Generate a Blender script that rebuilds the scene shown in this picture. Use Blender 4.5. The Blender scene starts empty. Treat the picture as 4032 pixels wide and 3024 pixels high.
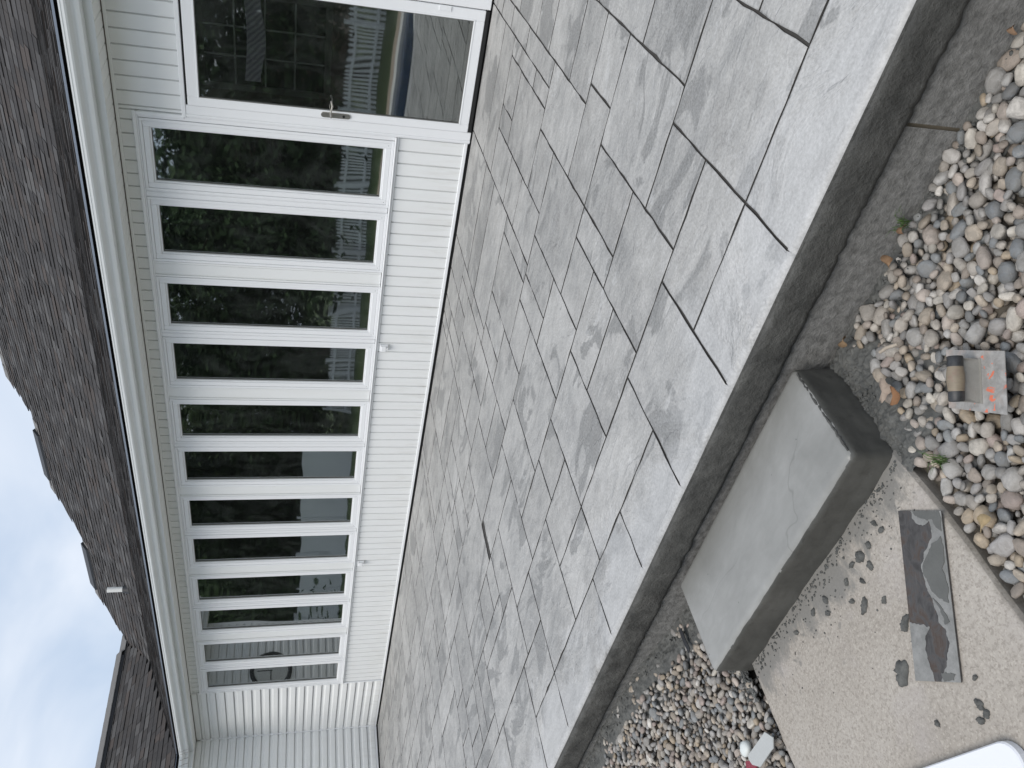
import bpy, bmesh, math, random
from mathutils import Vector, Matrix, noise
random.seed(11)
R = math.radians
sc = bpy.context.scene
COL = sc.collection
# ---------------------------------------------------------------- camera
CAM = Vector((2.9151, -6.1931, 1.3337))
FW = Vector((-0.63449, 0.72964, -0.25505)); RT = Vector((0.751186, 0.659821, 0.018856)); DN = Vector((0.182049, -0.179629, -0.966743))
FPX = 3233.744
cd = bpy.data.cameras.new("camera"); co = bpy.data.objects.new("camera", cd); COL.objects.link(co)
cd.sensor_fit = 'HORIZONTAL'; cd.sensor_width = 36.0; cd.lens = 36.0 * FPX / 4032.0
cd.clip_start = 0.05; cd.clip_end = 2000
m = Matrix.Identity(4)
for i in range(3):
    m[i][0] = DN[i]; m[i][1] = RT[i]; m[i][2] = -FW[i]; m[i][3] = CAM[i]
co.matrix_world = m
sc.camera = co
def pix(p):
    """point -> pixel of the 4032x3024 picture (the camera was held upright, the picture lies on its side)"""
    d = Vector(p) - CAM; z = d.dot(FW)
    if z < 0.05: return (-9e9, -9e9, z)
    return (2016 + FPX * d.dot(DN) / z, 1512 - FPX * d.dot(RT) / z, z)
def inview(p, mg=250):
    x, y, z = pix(p); return z > 0 and -mg < x < 4032 + mg and -mg < y < 3024 + mg
# ---------------------------------------------------------------- world and sun
SUN_EL, SUN_AZ = 60.0, 170.0          # azimuth clockwise from +Y (house faces -Y)
w = bpy.data.worlds.new("World"); sc.world = w; w.use_nodes = True
nt = w.node_tree; nt.nodes.clear()
def wn(t, **k):
    n = nt.nodes.new(t)
    for a, b in k.items(): setattr(n, a, b)
    return n
out = wn('ShaderNodeOutputWorld'); bg = wn('ShaderNodeBackground'); bg.inputs['Strength'].default_value = 0.1
sky = wn('ShaderNodeTexSky', sky_type='NISHITA', sun_disc=False, sun_elevation=R(SUN_EL), sun_rotation=R(SUN_AZ))
tc = wn('ShaderNodeTexCoord'); mp = wn('ShaderNodeMapping'); mp.inputs['Scale'].default_value = (1.0, 1.6, 2.6); mp.inputs['Rotation'].default_value = (0.3, 0.2, 0.6)
n1 = wn('ShaderNodeTexNoise'); n1.inputs['Scale'].default_value = 2.2; n1.inputs['Detail'].default_value = 5.0; n1.inputs['Roughness'].default_value = 0.5; n1.inputs['Distortion'].default_value = 0.4
cr = wn('ShaderNodeValToRGB'); cr.color_ramp.elements[0].position = 0.36; cr.color_ramp.elements[1].position = 0.64
cr.color_ramp.elements[0].color = (3.55, 4.25, 5.3, 1); cr.color_ramp.elements[1].color = (5.5, 5.85, 6.4, 1)
mx = wn('ShaderNodeMix', data_type='RGBA'); mx.inputs[0].default_value = 0.9
L = nt.links.new
L(tc.outputs['Generated'], mp.inputs['Vector']); L(mp.outputs[0], n1.inputs['Vector']); L(n1.outputs['Fac'], cr.inputs[0])
L(sky.outputs[0], mx.inputs[6]); L(cr.outputs[0], mx.inputs[7]); L(mx.outputs[2], bg.inputs['Color']); L(bg.outputs[0], out.inputs[0])
sl = bpy.data.lights.new("sun", 'SUN'); sl.energy = 1.5; sl.angle = R(40); sl.color = (1.0, 0.95, 0.88)
so = bpy.data.objects.new("sun", sl); COL.objects.link(so)
sdir = Vector((math.sin(R(SUN_AZ)) * math.cos(R(SUN_EL)), math.cos(R(SUN_AZ)) * math.cos(R(SUN_EL)), math.sin(R(SUN_EL))))
so.rotation_euler = sdir.to_track_quat('Z', 'Y').to_euler(); so.location = sdir * 40
sc.view_settings.view_transform = 'Standard'; sc.view_settings.look = 'None'; sc.view_settings.gamma = 1
sc.view_settings.use_curve_mapping = False; sc.view_settings.exposure = 0.70
sc.render.engine = 'CYCLES'
# ---------------------------------------------------------------- node helpers
class G:
    def __init__(s, name):
        s.m = bpy.data.materials.new(name); s.m.use_nodes = True; s.t = s.m.node_tree; s.t.nodes.clear()
        s.o = s.t.nodes.new('ShaderNodeOutputMaterial'); s._geo = None
    def n(s, ty, ins=None, **k):
        x = s.t.nodes.new(ty)
        for a, b in k.items(): setattr(x, a, b)
        for a, b in (ins or {}).items():
            if isinstance(b, bpy.types.NodeSocket): s.t.links.new(b, x.inputs[a])
            else: x.inputs[a].default_value = b
        return x
    def pos(s):
        if not s._geo: s._geo = s.n('ShaderNodeNewGeometry')
        return s._geo.outputs['Position']
    def xyz(s):
        q = s.n('ShaderNodeSeparateXYZ', {0: s.pos()}); return q.outputs
    def scaled(s, v, sca, loc=(0, 0, 0), rot=(0, 0, 0)):
        return s.n('ShaderNodeMapping', {'Vector': v, 'Scale': sca, 'Location': loc, 'Rotation': rot}).outputs[0]
    def noise(s, v, scale, det=4, rough=.55, dist=0.0):
        return s.n('ShaderNodeTexNoise', {'Vector': v, 'Scale': scale, 'Detail': det, 'Roughness': rough, 'Distortion': dist}).outputs['Fac']
    def voro(s, v, scale, out='Distance', feature='F1'):
        return s.n('ShaderNodeTexVoronoi', {'Vector': v, 'Scale': scale}, feature=feature).outputs[out]
    def ramp(s, f, *stops, interp='LINEAR'):
        r = s.n('ShaderNodeValToRGB', {0: f}); c = r.color_ramp; c.interpolation = interp
        while len(c.elements) < len(stops): c.elements.new(0.5)
        for e, (p, col) in zip(c.elements, stops):
            e.position = p; e.color = (col, col, col, 1) if isinstance(col, (int, float)) else (*col, 1)
        return r.outputs[0]
    def mix(s, f, a, b, mode='MIX'):
        x = s.n('ShaderNodeMix', data_type='RGBA', blend_type=mode)
        for i, v in ((0, f), (6, a), (7, b)):
            if isinstance(v, bpy.types.NodeSocket): s.t.links.new(v, x.inputs[i])
            else: x.inputs[i].default_value = v if i == 0 else ((*v, 1) if isinstance(v, tuple) else (v, v, v, 1))
        return x.outputs[2]
    def math(s, op, a, b=0.0, c=0.0):
        x = s.n('ShaderNodeMath', {0: a, 1: b, 2: c}, operation=op); return x.outputs[0]
    def bump(s, h, st=.5, d=.01, nrm=None):
        i = {'Height': h, 'Strength': st, 'Distance': d}
        if nrm: i['Normal'] = nrm
        return s.n('ShaderNodeBump', i).outputs[0]
    def pbr(s, col, rough=.6, nrm=None, metal=0.0, spec=.5, **k):
        i = {'Base Color': (*col, 1) if isinstance(col, tuple) else col, 'Roughness': rough, 'Metallic': metal, 'Specular IOR Level': spec}
        if nrm: i['Normal'] = nrm
        i.update(k)
        b = s.n('ShaderNodeBsdfPrincipled', i); s.t.links.new(b.outputs[0], s.o.inputs[0]); return s.m
def plain(name, col, rough=.5, var=.06, scale=6.0, bump=0.0, metal=0.0, spec=.5):
    g = G(name); f = g.noise(g.pos(), scale, 5, .6)
    c = g.mix(f, tuple(max(0, x * (1 - var * 1.6)) for x in col), tuple(min(1, x * (1 + var)) for x in col))
    nr = g.bump(g.noise(g.pos(), scale * 14, 3), bump, .004) if bump else None
    return g.pbr(c, rough, nr, metal, spec)
M = {}
def m_siding():
    g = G('white_vinyl_siding'); p = g.pos(); z = g.xyz()[2]
    n = g.noise(p, 1.7, 5, .6); d = g.noise(g.scaled(p, (9, 9, 1.2)), 1.6, 5, .65, .4)
    c = g.mix(n, (.785, .795, .785), (.83, .84, .835))
    low = g.n('ShaderNodeMapRange', {0: z, 1: .42, 2: .03, 3: 0.0, 4: 1.0}).outputs[0]
    c = g.mix(g.math('MULTIPLY', g.ramp(d, (.48, 0.0), (.72, 1.0)), g.math('ADD', .06, g.math('MULTIPLY', low, .32))), c, (.50, .48, .42))
    sp = g.ramp(g.noise(p, 75, 2), (.79, 0.0), (.81, .5)); c = g.mix(sp, c, (.35, .33, .28))
    return g.pbr(c, .42, g.bump(g.noise(p, 3.0, 2), .12, .01))
M['siding'] = m_siding()
M['trim'] = plain('white_vinyl_trim', (.83, .84, .85), .34, .02, 2.2)
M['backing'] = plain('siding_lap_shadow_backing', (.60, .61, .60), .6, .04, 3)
M['soffit'] = plain('soffit_vinyl', (.78, .785, .76), .5, .03, 2.0)
M['gutter'] = plain('gutter_enamel', (.74, .76, .76), .35, .05, 2.5)
M['drip'] = plain('drip_edge_metal', (.10, .115, .14), .32, .15, 9, 0, .6)
M['dark'] = plain('black_rubber_and_shade', (.012, .012, .012), .7, .1)  # black rubber, also used for strips that stand in for shade
M['gasket'] = plain('grey_gasket', (.16, .16, .15), .6, .1)
M['vent_black'] = plain('black_roof_vent', (.02, .021, .024), .55, .1)
M['pipe'] = plain('white_pvc', (.82, .82, .79), .4, .03)
M['steel_dull'] = plain('satin_nickel', (.46, .44, .40), .32, .06, 20, 0, .9)
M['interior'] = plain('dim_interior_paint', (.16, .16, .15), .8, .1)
M['entry'] = plain('brown_entry_door', (.085, .058, .046), .5, .12, 5)
M['muntin'] = plain('grille_bar', (.38, .38, .36), .5, .05)
M['entry_glass'] = plain('dark_lite_glass', (.012, .014, .012), .08, .1)
def m_cloth():
    g = G('lavender_striped_cloth'); x = g.xyz()
    v = g.n('ShaderNodeTexWave', {'Vector': g.pos(), 'Scale': 14.0, 'Distortion': 2.2, 'Detail': 1.0}, bands_direction='DIAGONAL').outputs['Fac']
    return g.pbr(g.mix(v, (.45, .40, .48), (.75, .70, .78)), .9)
M['cloth'] = m_cloth()
def m_glass(name, trans, extra):
    g = G(name)
    nz = g.n('ShaderNodeTexNoise', {'Vector': g.scaled(g.pos(), (1.5, 1, .8)), 'Scale': 1.3, 'Detail': 1.0}).outputs['Fac']
    nr = g.bump(nz, .13, .02)
    fr = g.n('ShaderNodeFresnel', {'IOR': 1.9, 'Normal': nr}).outputs[0]
    fac = g.math('ADD', fr, extra)
    tr = g.n('ShaderNodeBsdfTransparent', {'Color': trans}).outputs[0]
    gl = g.n('ShaderNodeBsdfGlossy', {'Color': (.97, 1, .99, 1), 'Roughness': .02, 'Normal': nr}).outputs[0]
    m1 = g.n('ShaderNodeMixShader', {0: fac, 1: tr, 2: gl}).outputs[0]
    sm = g.ramp(g.noise(g.scaled(g.pos(), (2, 1, 1.2)), 2.4, 6, .65, 1.2), (.45, .015), (.75, .085))
    df = g.n('ShaderNodeBsdfDiffuse', {'Color': (.30, .33, .31, 1)}).outputs[0]  # haze put into the glass as a thin grey diffuse veil
    m2 = g.n('ShaderNodeMixShader', {0: sm, 1: m1, 2: df}); g.t.links.new(m2.outputs[0], g.o.inputs[0]); return g.m
M['glass_clear'] = m_glass('storm_door_glass', (.9, .92, .9, 1), .10)
M['glass'] = m_glass('window_glass', (.62, .66, .63, 1), .20)
# --- stamped concrete
def m_tile():
    g = G('stamped_concrete'); p = g.pos(); x = g.xyz()
    rnd = g.n('ShaderNodeObjectInfo').outputs['Random']
    off = g.n('ShaderNodeCombineXYZ', {0: g.math('MULTIPLY', rnd, 37.0), 1: g.math('MULTIPLY', rnd, 11.0), 2: rnd}).outputs[0]
    pv = g.n('ShaderNodeVectorMath', {0: p, 1: off}, operation='ADD').outputs[0]
    broad = g.noise(p, 1.5, 6, .62, .6)
    fine = g.noise(g.scaled(p, (1, 2.2, 1), rot=(0, 0, .5)), 9, 8, .68, .4)
    grain = g.noise(p, 90, 4, .7)
    c = g.ramp(g.math('ADD', g.math('MULTIPLY', broad, .55), g.math('MULTIPLY', fine, .45)), (.34, (.130, .129, .125)), (.43, (.225, .222, .214)), (.53, (.340, .332, .316)), (.66, (.482, .472, .452)))
    c = g.mix(.24, c, g.ramp(rnd, (0, (.15, .149, .144)), (1, (.45, .446, .434))), 'MIX')
    # damp patches with crisp edges
    wet = g.noise(g.scaled(pv, (1.0, 1.9, 1), rot=(0, 0, .35)), 1.9, 5, .55, .9)
    wf = g.ramp(wet, (.575, 0.0), (.600, 1.0))
    c = g.mix(g.math('MULTIPLY', wf, .74), c, (.142, .141, .136))
    # pale scuffs along the patch rims
    rim = g.ramp(g.noise(g.scaled(pv, (1.4, 2.6, 1), rot=(0, 0, .6)), 3.1, 7, .7, 1.4), (.60, 0.0), (.66, 1.0), (.74, 0.2))
    c = g.mix(g.math('MULTIPLY', rim, .5), c, (.50, .50, .495))
    # brown-grey traces of release powder
    rel = g.ramp(g.noise(p, 3.3, 6, .65, .3), (.55, 0.0), (.72, 1.0))
    c = g.mix(g.math('MULTIPLY', rel, .45), c, (.155, .146, .134))
    # hand-trowelled smooth strip along the free edge, sky glare painted in as paler colour
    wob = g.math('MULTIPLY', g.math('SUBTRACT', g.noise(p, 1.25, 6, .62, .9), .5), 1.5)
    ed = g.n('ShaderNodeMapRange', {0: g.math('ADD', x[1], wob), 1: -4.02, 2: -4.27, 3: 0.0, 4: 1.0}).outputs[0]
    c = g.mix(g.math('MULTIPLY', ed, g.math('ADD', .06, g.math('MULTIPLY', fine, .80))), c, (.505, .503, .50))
    c = g.mix(.22, c, g.ramp(grain, (.35, .12), (.65, .60)))
    pits = g.ramp(g.noise(p, 60, 2, .5), (.70, 0.0), (.74, 1.0)); pm_ = g.math('MULTIPLY', pits, g.ramp(g.noise(p, 2.7, 3), (.5, 0.0), (.62, 1.0)))
    c = g.mix(g.math('MULTIPLY', pm_, .6), c, (.10, .10, .10))
    # slate relief
    v = g.scaled(pv, (1.0, 1.0, 1.0), rot=(0, 0, .4))
    ridge = g.noise(v, 3.0, 9, .58, .55)
    ledge = g.ramp(g.noise(g.scaled(pv, (1, 1.8, 1), rot=(0, 0, .8)), 2.0, 5, .55, .5), (.40, 0.0), (.47, .35), (.485, .6), (.60, .75), (.615, 1.0))
    h = g.math('ADD', g.math('MULTIPLY', ridge, .8), g.math('MULTIPLY', ledge, .30))
    h = g.math('MULTIPLY', h, g.math('SUBTRACT', 1.0, g.math('MULTIPLY', ed, .85)))
    nr = g.bump(grain, .2, .003, g.bump(h, 1.0, .032))
    rgh = g.math('SUBTRACT', .66, g.math('ADD', g.math('MULTIPLY', wf, .12), g.math('MULTIPLY', ed, .22)))
    return g.pbr(c, rgh, nr, 0, .5)
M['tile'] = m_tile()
M['grout'] = plain('wet_joint_paste', (.046, .043, .039), .85, .25, 30, .4)
def m_wet(name, a, b, rough, scale=7, bs=.7, bd=.012):
    g = G(name); p = g.pos(); n = g.noise(p, scale, 9, .66, .12); k = g.noise(p, scale * 7, 4, .7)
    c = g.mix(g.ramp(n, (.35, 0.0), (.68, 1.0)), a, b)
    c = g.mix(g.ramp(k, (.60, 0.0), (.72, .5)), c, tuple(x * .5 for x in a))
    return g.pbr(c, rough, g.bump(k, .25, .003, g.bump(n, bs, bd)))
M['edge'] = m_wet('fresh_mortar_face_shaded', (.045, .045, .042), (.100, .099, .092), .66, 9, 1.0, .026)  # damp fresh mortar, with the upright face's shade also put into its colour
M['stepside'] = m_wet('fresh_mortar_step_side_shaded', (.054, .054, .049), (.092, .091, .083), .5, 4, .5, .008)  # same mortar as the top; dampness and side shade both in the colour
M['crumb'] = m_wet('damp_mortar_crumb', (.05, .052, .05), (.12, .12, .112), .8, 30, .5, .003)
M['oldslab'] = m_wet('weathered_slab_face', (.115, .113, .106), (.255, .25, .238), .9, 34, .9, .010)
def m_steptop():
    g = G('smooth_trowelled_step'); p = g.pos(); x = g.xyz()
    n = g.noise(p, 3.2, 6, .55, .8); k = g.noise(g.scaled(p, (1, 2.5, 1), rot=(0, 0, .5)), 12, 5, .6, .6)
    c = g.ramp(g.math('ADD', g.math('MULTIPLY', n, .7), g.math('MULTIPLY', k, .3)), (.32, (.20, .199, .187)), (.55, (.255, .254, .242)), (.72, (.315, .314, .303)))
    damp = g.n('ShaderNodeMapRange', {0: g.math('ADD', x[1], g.math('MULTIPLY', g.noise(p, 4, 3), .12)), 1: -4.55, 2: -4.36, 3: 0.0, 4: .55}).outputs[0]  # step top gets darker towards the patio
    c = g.mix(damp, c, (.12, .12, .108))  # darkens the step top towards the patio
    cvn = g.math('ABSOLUTE', g.math('SUBTRACT', g.noise(g.scaled(p, (1, 1.6, 1), loc=(.37, .2, 0)), 1.1, 4, .5, .2), .5))
    ck = g.math('MULTIPLY', g.ramp(cvn, (.0003, .45), (.0016, 0.0)), g.ramp(g.noise(p, 1.7, 1), (.52, 0.0), (.58, 1.0)))
    c = g.mix(ck, c, (.12, .12, .11))
    pit = g.ramp(g.noise(p, 55, 2), (.74, 0.0), (.77, .7)); c = g.mix(pit, c, (.09, .09, .085))
    return g.pbr(c, g.ramp(n, (.3, .40), (.7, .54)), g.bump(n, .18, .006))
M['steptop'] = m_steptop()
def m_walk():
    g = G('old_broom_finished_walk'); p = g.pos(); x = g.xyz()
    sp = g.voro(p, 190, 'Color'); spv = g.n('ShaderNodeSeparateColor', {0: sp}).outputs[0]
    n = g.noise(p, 2.2, 6, .6); f = g.noise(p, 70, 5, .75)
    c = g.ramp(n, (.3, (.275, .247, .213)), (.55, (.335, .304, .266)), (.75, (.38, .35, .312)))
    c = g.mix(g.ramp(f, (.38, .55), (.52, 0.0)), c, (.19, .168, .143))
    c = g.mix(g.ramp(spv, (.84, 0.0), (.90, .35)), c, (.47, .43, .375))
    c = g.mix(g.ramp(spv, (.08, .45), (.12, 0.0)), c, (.20, .175, .15))
    pk = g.noise(p, 4.3, 5, .6); c = g.mix(g.ramp(pk, (.52, 0.0), (.70, .35)), c, (.37, .34, .33))
    # damp cement wash below the new step
    d = g.n('ShaderNodeMapRange', {0: g.math('ADD', x[1], g.math('MULTIPLY', g.math('SUBTRACT', g.noise(g.scaled(p, (1, .5, 1)), 9, 6, .65, .6), .5), .46)), 1: -4.955, 2: -4.895, 3: 0.0, 4: 1.0}).outputs[0]
    c = g.mix(g.math('MULTIPLY', d, .85), c, (.165, .16, .148))
    dr = g.ramp(g.noise(p, 26, 3, .55, .4), (.66, 0.0), (.70, 1.0)); nearstep = g.n('ShaderNodeMapRange', {0: x[1], 1: -5.22, 2: -4.95, 3: 0.0, 4: 1.0}).outputs[0]
    c = g.mix(g.math('MULTIPLY', g.math('MULTIPLY', dr, nearstep), .7), c, (.14, .135, .125))
    # dark border along the right edge
    eb = g.n('ShaderNodeMapRange', {0: g.math('ADD', x[0], g.math('MULTIPLY', g.math('SUBTRACT', g.noise(p, 18, 4), .5), .03)), 1: 1.495, 2: 1.522, 3: 0.0, 4: .8}).outputs[0]
    c = g.mix(eb, c, (.085, .075, .055))
    return g.pbr(c, .88, g.bump(f, .35, .003, g.bump(g.noise(p, 230, 2), .2, .0015)))
M['walk'] = m_walk()
def m_stone(name, attr):
    g = G(name)
    if attr: base = g.n('ShaderNodeAttribute', attribute_name='tone').outputs['Color']; v = g.pos()
    else:
        oi = g.n('ShaderNodeObjectInfo'); base = oi.outputs['Color']; v = g.pos()
    n = g.noise(v, 38, 6, .65, .5); k = g.noise(v, 190, 3, .7)
    c = g.mix(g.ramp(n, (.40, .75), (.60, 0.0)), base, g.mix(.6, base, (.14, .128, .11)))
    c = g.mix(g.ramp(n, (.60, 0.0), (.74, .35)), c, (.42, .385, .335))
    c = g.mix(g.ramp(k, (.64, 0.0), (.72, .35)), c, (.50, .46, .41)); c = g.mix(g.ramp(k, (.30, .5), (.37, 0.0)), c, (.10, .095, .09))
    return g.pbr(c, .66, g.bump(k, .4, .003, g.bump(n, .7, .007)))
M['stone'] = m_stone('river_stone', False); M['stone_bulk'] = m_stone('river_stone_bulk', True)
M['soil'] = m_wet('dark_soil', (.05, .043, .034), (.11, .095, .075), .95, 25, .8, .01)
def m_shingle(name, attr):
    g = G(name)
    base = g.n('ShaderNodeAttribute', attribute_name='tone').outputs['Color'] if attr else g.n('ShaderNodeObjectInfo').outputs['Color']
    n = g.noise(g.pos(), 260, 3, .8); b = g.noise(g.pos(), 6, 3)
    c = g.mix(g.ramp(n, (.36, .55), (.5, 0.0)), base, g.mix(.6, base, (.03, .028, .028)))
    c = g.mix(g.ramp(n, (.62, 0.0), (.74, .3)), c, (.15, .138, .134)); c = g.mix(g.ramp(b, (.45, 0.0), (.7, .3)), c, (.075, .066, .062))
    return g.pbr(c, .93, g.bump(n, .5, .003), 0, .25)
M['shingle'] = m_shingle('shingle_granules', False); M['shingle_bulk'] = m_shingle('shingle_granules_bulk', True)
M['deck'] = plain('roof_underlay', (.032, .030, .030), .95, .2, 8)
M['cap'] = plain('ridge_cap_shingle', (.16, .155, .15), .9, .2, 60, .4)
# ---------------------------------------------------------------- mesh helpers
class MB:
    def __init__(s): s.v = []; s.f = []; s.mi = []; s.tone = []; s.sm = []
    def add(s, vs, fs, mi=0, tone=None, smooth=False):
        b = len(s.v); s.v += [tuple(p) for p in vs]
        for f in fs: s.f.append([b + i for i in f]); s.mi.append(mi); s.tone.append(tone); s.sm.append(smooth)
    def box(s, x0, x1, y0, y1, z0, z1, mi=0, b=0.0, tone=None):
        if b <= 0:
            s.add([(x, y, z) for x in (x0, x1) for y in (y0, y1) for z in (z0, z1)],
                  [(0, 1, 3, 2), (4, 6, 7, 5), (0, 4, 5, 1), (2, 3, 7, 6), (0, 2, 6, 4), (1, 5, 7, 3)], mi, tone)
            return
        bm = bmesh.new(); bmesh.ops.create_cube(bm, size=1)
        for q in bm.verts:
            q.co = Vector((x0 if q.co.x < 0 else x1, y0 if q.co.y < 0 else y1, z0 if q.co.z < 0 else z1))
        bmesh.ops.bevel(bm, geom=bm.edges[:], offset=b, segments=1, affect='EDGES', profile=.5)
        bm.verts.index_update(); s.add([q.co[:] for q in bm.verts], [[q.index for q in f.verts] for f in bm.faces], mi, tone); bm.free()
    def ring(s, x0, x1, z0, z1, wd, y0, y1, mi=0, b=.003):
        s.box(x0, x0 + wd, y0, y1, z0, z1, mi, b); s.box(x1 - wd, x1, y0, y1, z0, z1, mi, b)
        s.box(x0 + wd, x1 - wd, y0 + .001, y1, z1 - wd, z1, mi, b); s.box(x0 + wd, x1 - wd, y0 + .001, y1, z0, z0 + wd, mi, b)
    def prism(s, prof, pf, ends, mi=0, closed=True):
        """profile [(a,b)] swept; pf(a,b,t) -> point, ends = list of t functions or values"""
        n = len(prof); k = len(ends)
        vs = [pf(a, b, (e(a, b) if callable(e) else e)) for e in ends for a, b in prof]
        fs = []
        for j in range(k - 1):
            for i in range(n if closed else n - 1):
                i2 = (i + 1) % n; fs.append((j * n + i, j * n + i2, (j + 1) * n + i2, (j + 1) * n + i))
        if closed: fs += [tuple(range(n))[::-1], tuple((k - 1) * n + i for i in range(n))]
        s.add(vs, fs, mi)
    def tube(s, pts, rad, seg=8, mi=0, cap=True):
        rings = []
        vs = []
        for i, p in enumerate(pts):
            p = Vector(p); d = (Vector(pts[min(i + 1, len(pts) - 1)]) - Vector(pts[max(i - 1, 0)])).normalized()
            a = d.orthogonal().normalized(); c = d.cross(a); r = rad[i] if isinstance(rad, (list, tuple)) else rad
            vs += [p + (a * math.cos(t) + c * math.sin(t)) * r for t in [2 * math.pi * q / seg for q in range(seg)]]
        fs = [(i * seg + q, i * seg + (q + 1) % seg, (i + 1) * seg + (q + 1) % seg, (i + 1) * seg + q) for i in range(len(pts) - 1) for q in range(seg)]
        s.add(vs, fs, mi, None, True)
        if cap: s.add([vs[q] for q in range(seg)], [tuple(range(seg))[::-1]], mi); s.add([vs[-seg + q] for q in range(seg)], [tuple(range(seg))], mi)
    def mesh(s, name, mats, org=(0, 0, 0)):
        me = bpy.data.meshes.new(name); o = Vector(org)
        me.from_pydata([Vector(p) - o for p in s.v], [], s.f)
        for q in (mats if isinstance(mats, (list, tuple)) else [mats]): me.materials.append(q)
        me.polygons.foreach_set('material_index', s.mi); me.polygons.foreach_set('use_smooth', s.sm)
        if any(t is not None for t in s.tone):
            at = me.color_attributes.new('tone', 'FLOAT_COLOR', 'CORNER'); d = []
            for f, t in zip(s.f, s.tone): d += list((*(t or (.1, .1, .1)), 1.0)) * len(f)
            at.data.foreach_set('color', d)
        me.update(); return me
    def build(s, name, mats, parent=None, org=(0, 0, 0)):
        bm = bmesh.new(); me = s.mesh(name, mats, org); bm.from_mesh(me); bmesh.ops.recalc_face_normals(bm, faces=bm.faces); bm.to_mesh(me); bm.free()
        return link(name, me, parent, org)
def link(name, me, parent=None, loc=(0, 0, 0)):
    o = bpy.data.objects.new(name, me); COL.objects.link(o)
    o.location = loc
    if parent:
        o.parent = parent; o.matrix_parent_inverse = Matrix.Translation(-WORLD[parent.name]); WORLD[o.name] = Vector(loc)
    else: WORLD[o.name] = Vector(loc)
    return o
WORLD = {}
def tag(o, label=None, cat=None, group=None, kind=None):
    for k, v in (('label', label), ('category', cat), ('group', group), ('kind', kind)):
        if v: o[k] = v
    return o
def empty(name, loc, label, cat, group=None):
    o = bpy.data.objects.new(name, None); COL.objects.link(o); o.location = loc; o.empty_display_size = .2; WORLD[o.name] = Vector(loc)
    return tag(o, label, cat, group)
# ================================================================= STRUCTURE: ground, patio, walk
GZ = -0.30                       # walk level; patio top is z = 0
g_ = MB()
XS = [-400, -60, -24, -10, -4, 0, 2, 5, 12, 40, 400]; YS = [-400, -60, -30, -20, -14, -9.2, -6.2, -4.6, 20, 400]
for i in range(len(XS) - 1):
    for j in range(len(YS) - 1):
        zz = lambda y: -.42 if y > -9 else (-.42 - min(1, (-9 - y) / 7) * .36)
        g_.add([(XS[i], YS[j], zz(YS[j])), (XS[i + 1], YS[j], zz(YS[j])), (XS[i + 1], YS[j + 1], zz(YS[j + 1])), (XS[i], YS[j + 1], zz(YS[j + 1]))], [(0, 1, 2, 3)])
def m_lawn():
    g = G('mown_lawn'); n = g.noise(g.pos(), 3, 6, .7); k = g.noise(g.pos(), 120, 3, .7)
    return g.pbr(g.mix(k, g.mix(n, (.035, .07, .018), (.06, .10, .028)), (.08, .115, .035)), .9, g.bump(k, .8, .03))
M['lawn'] = m_lawn()
tag(g_.build('ground', M['lawn']), kind='structure')
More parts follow.
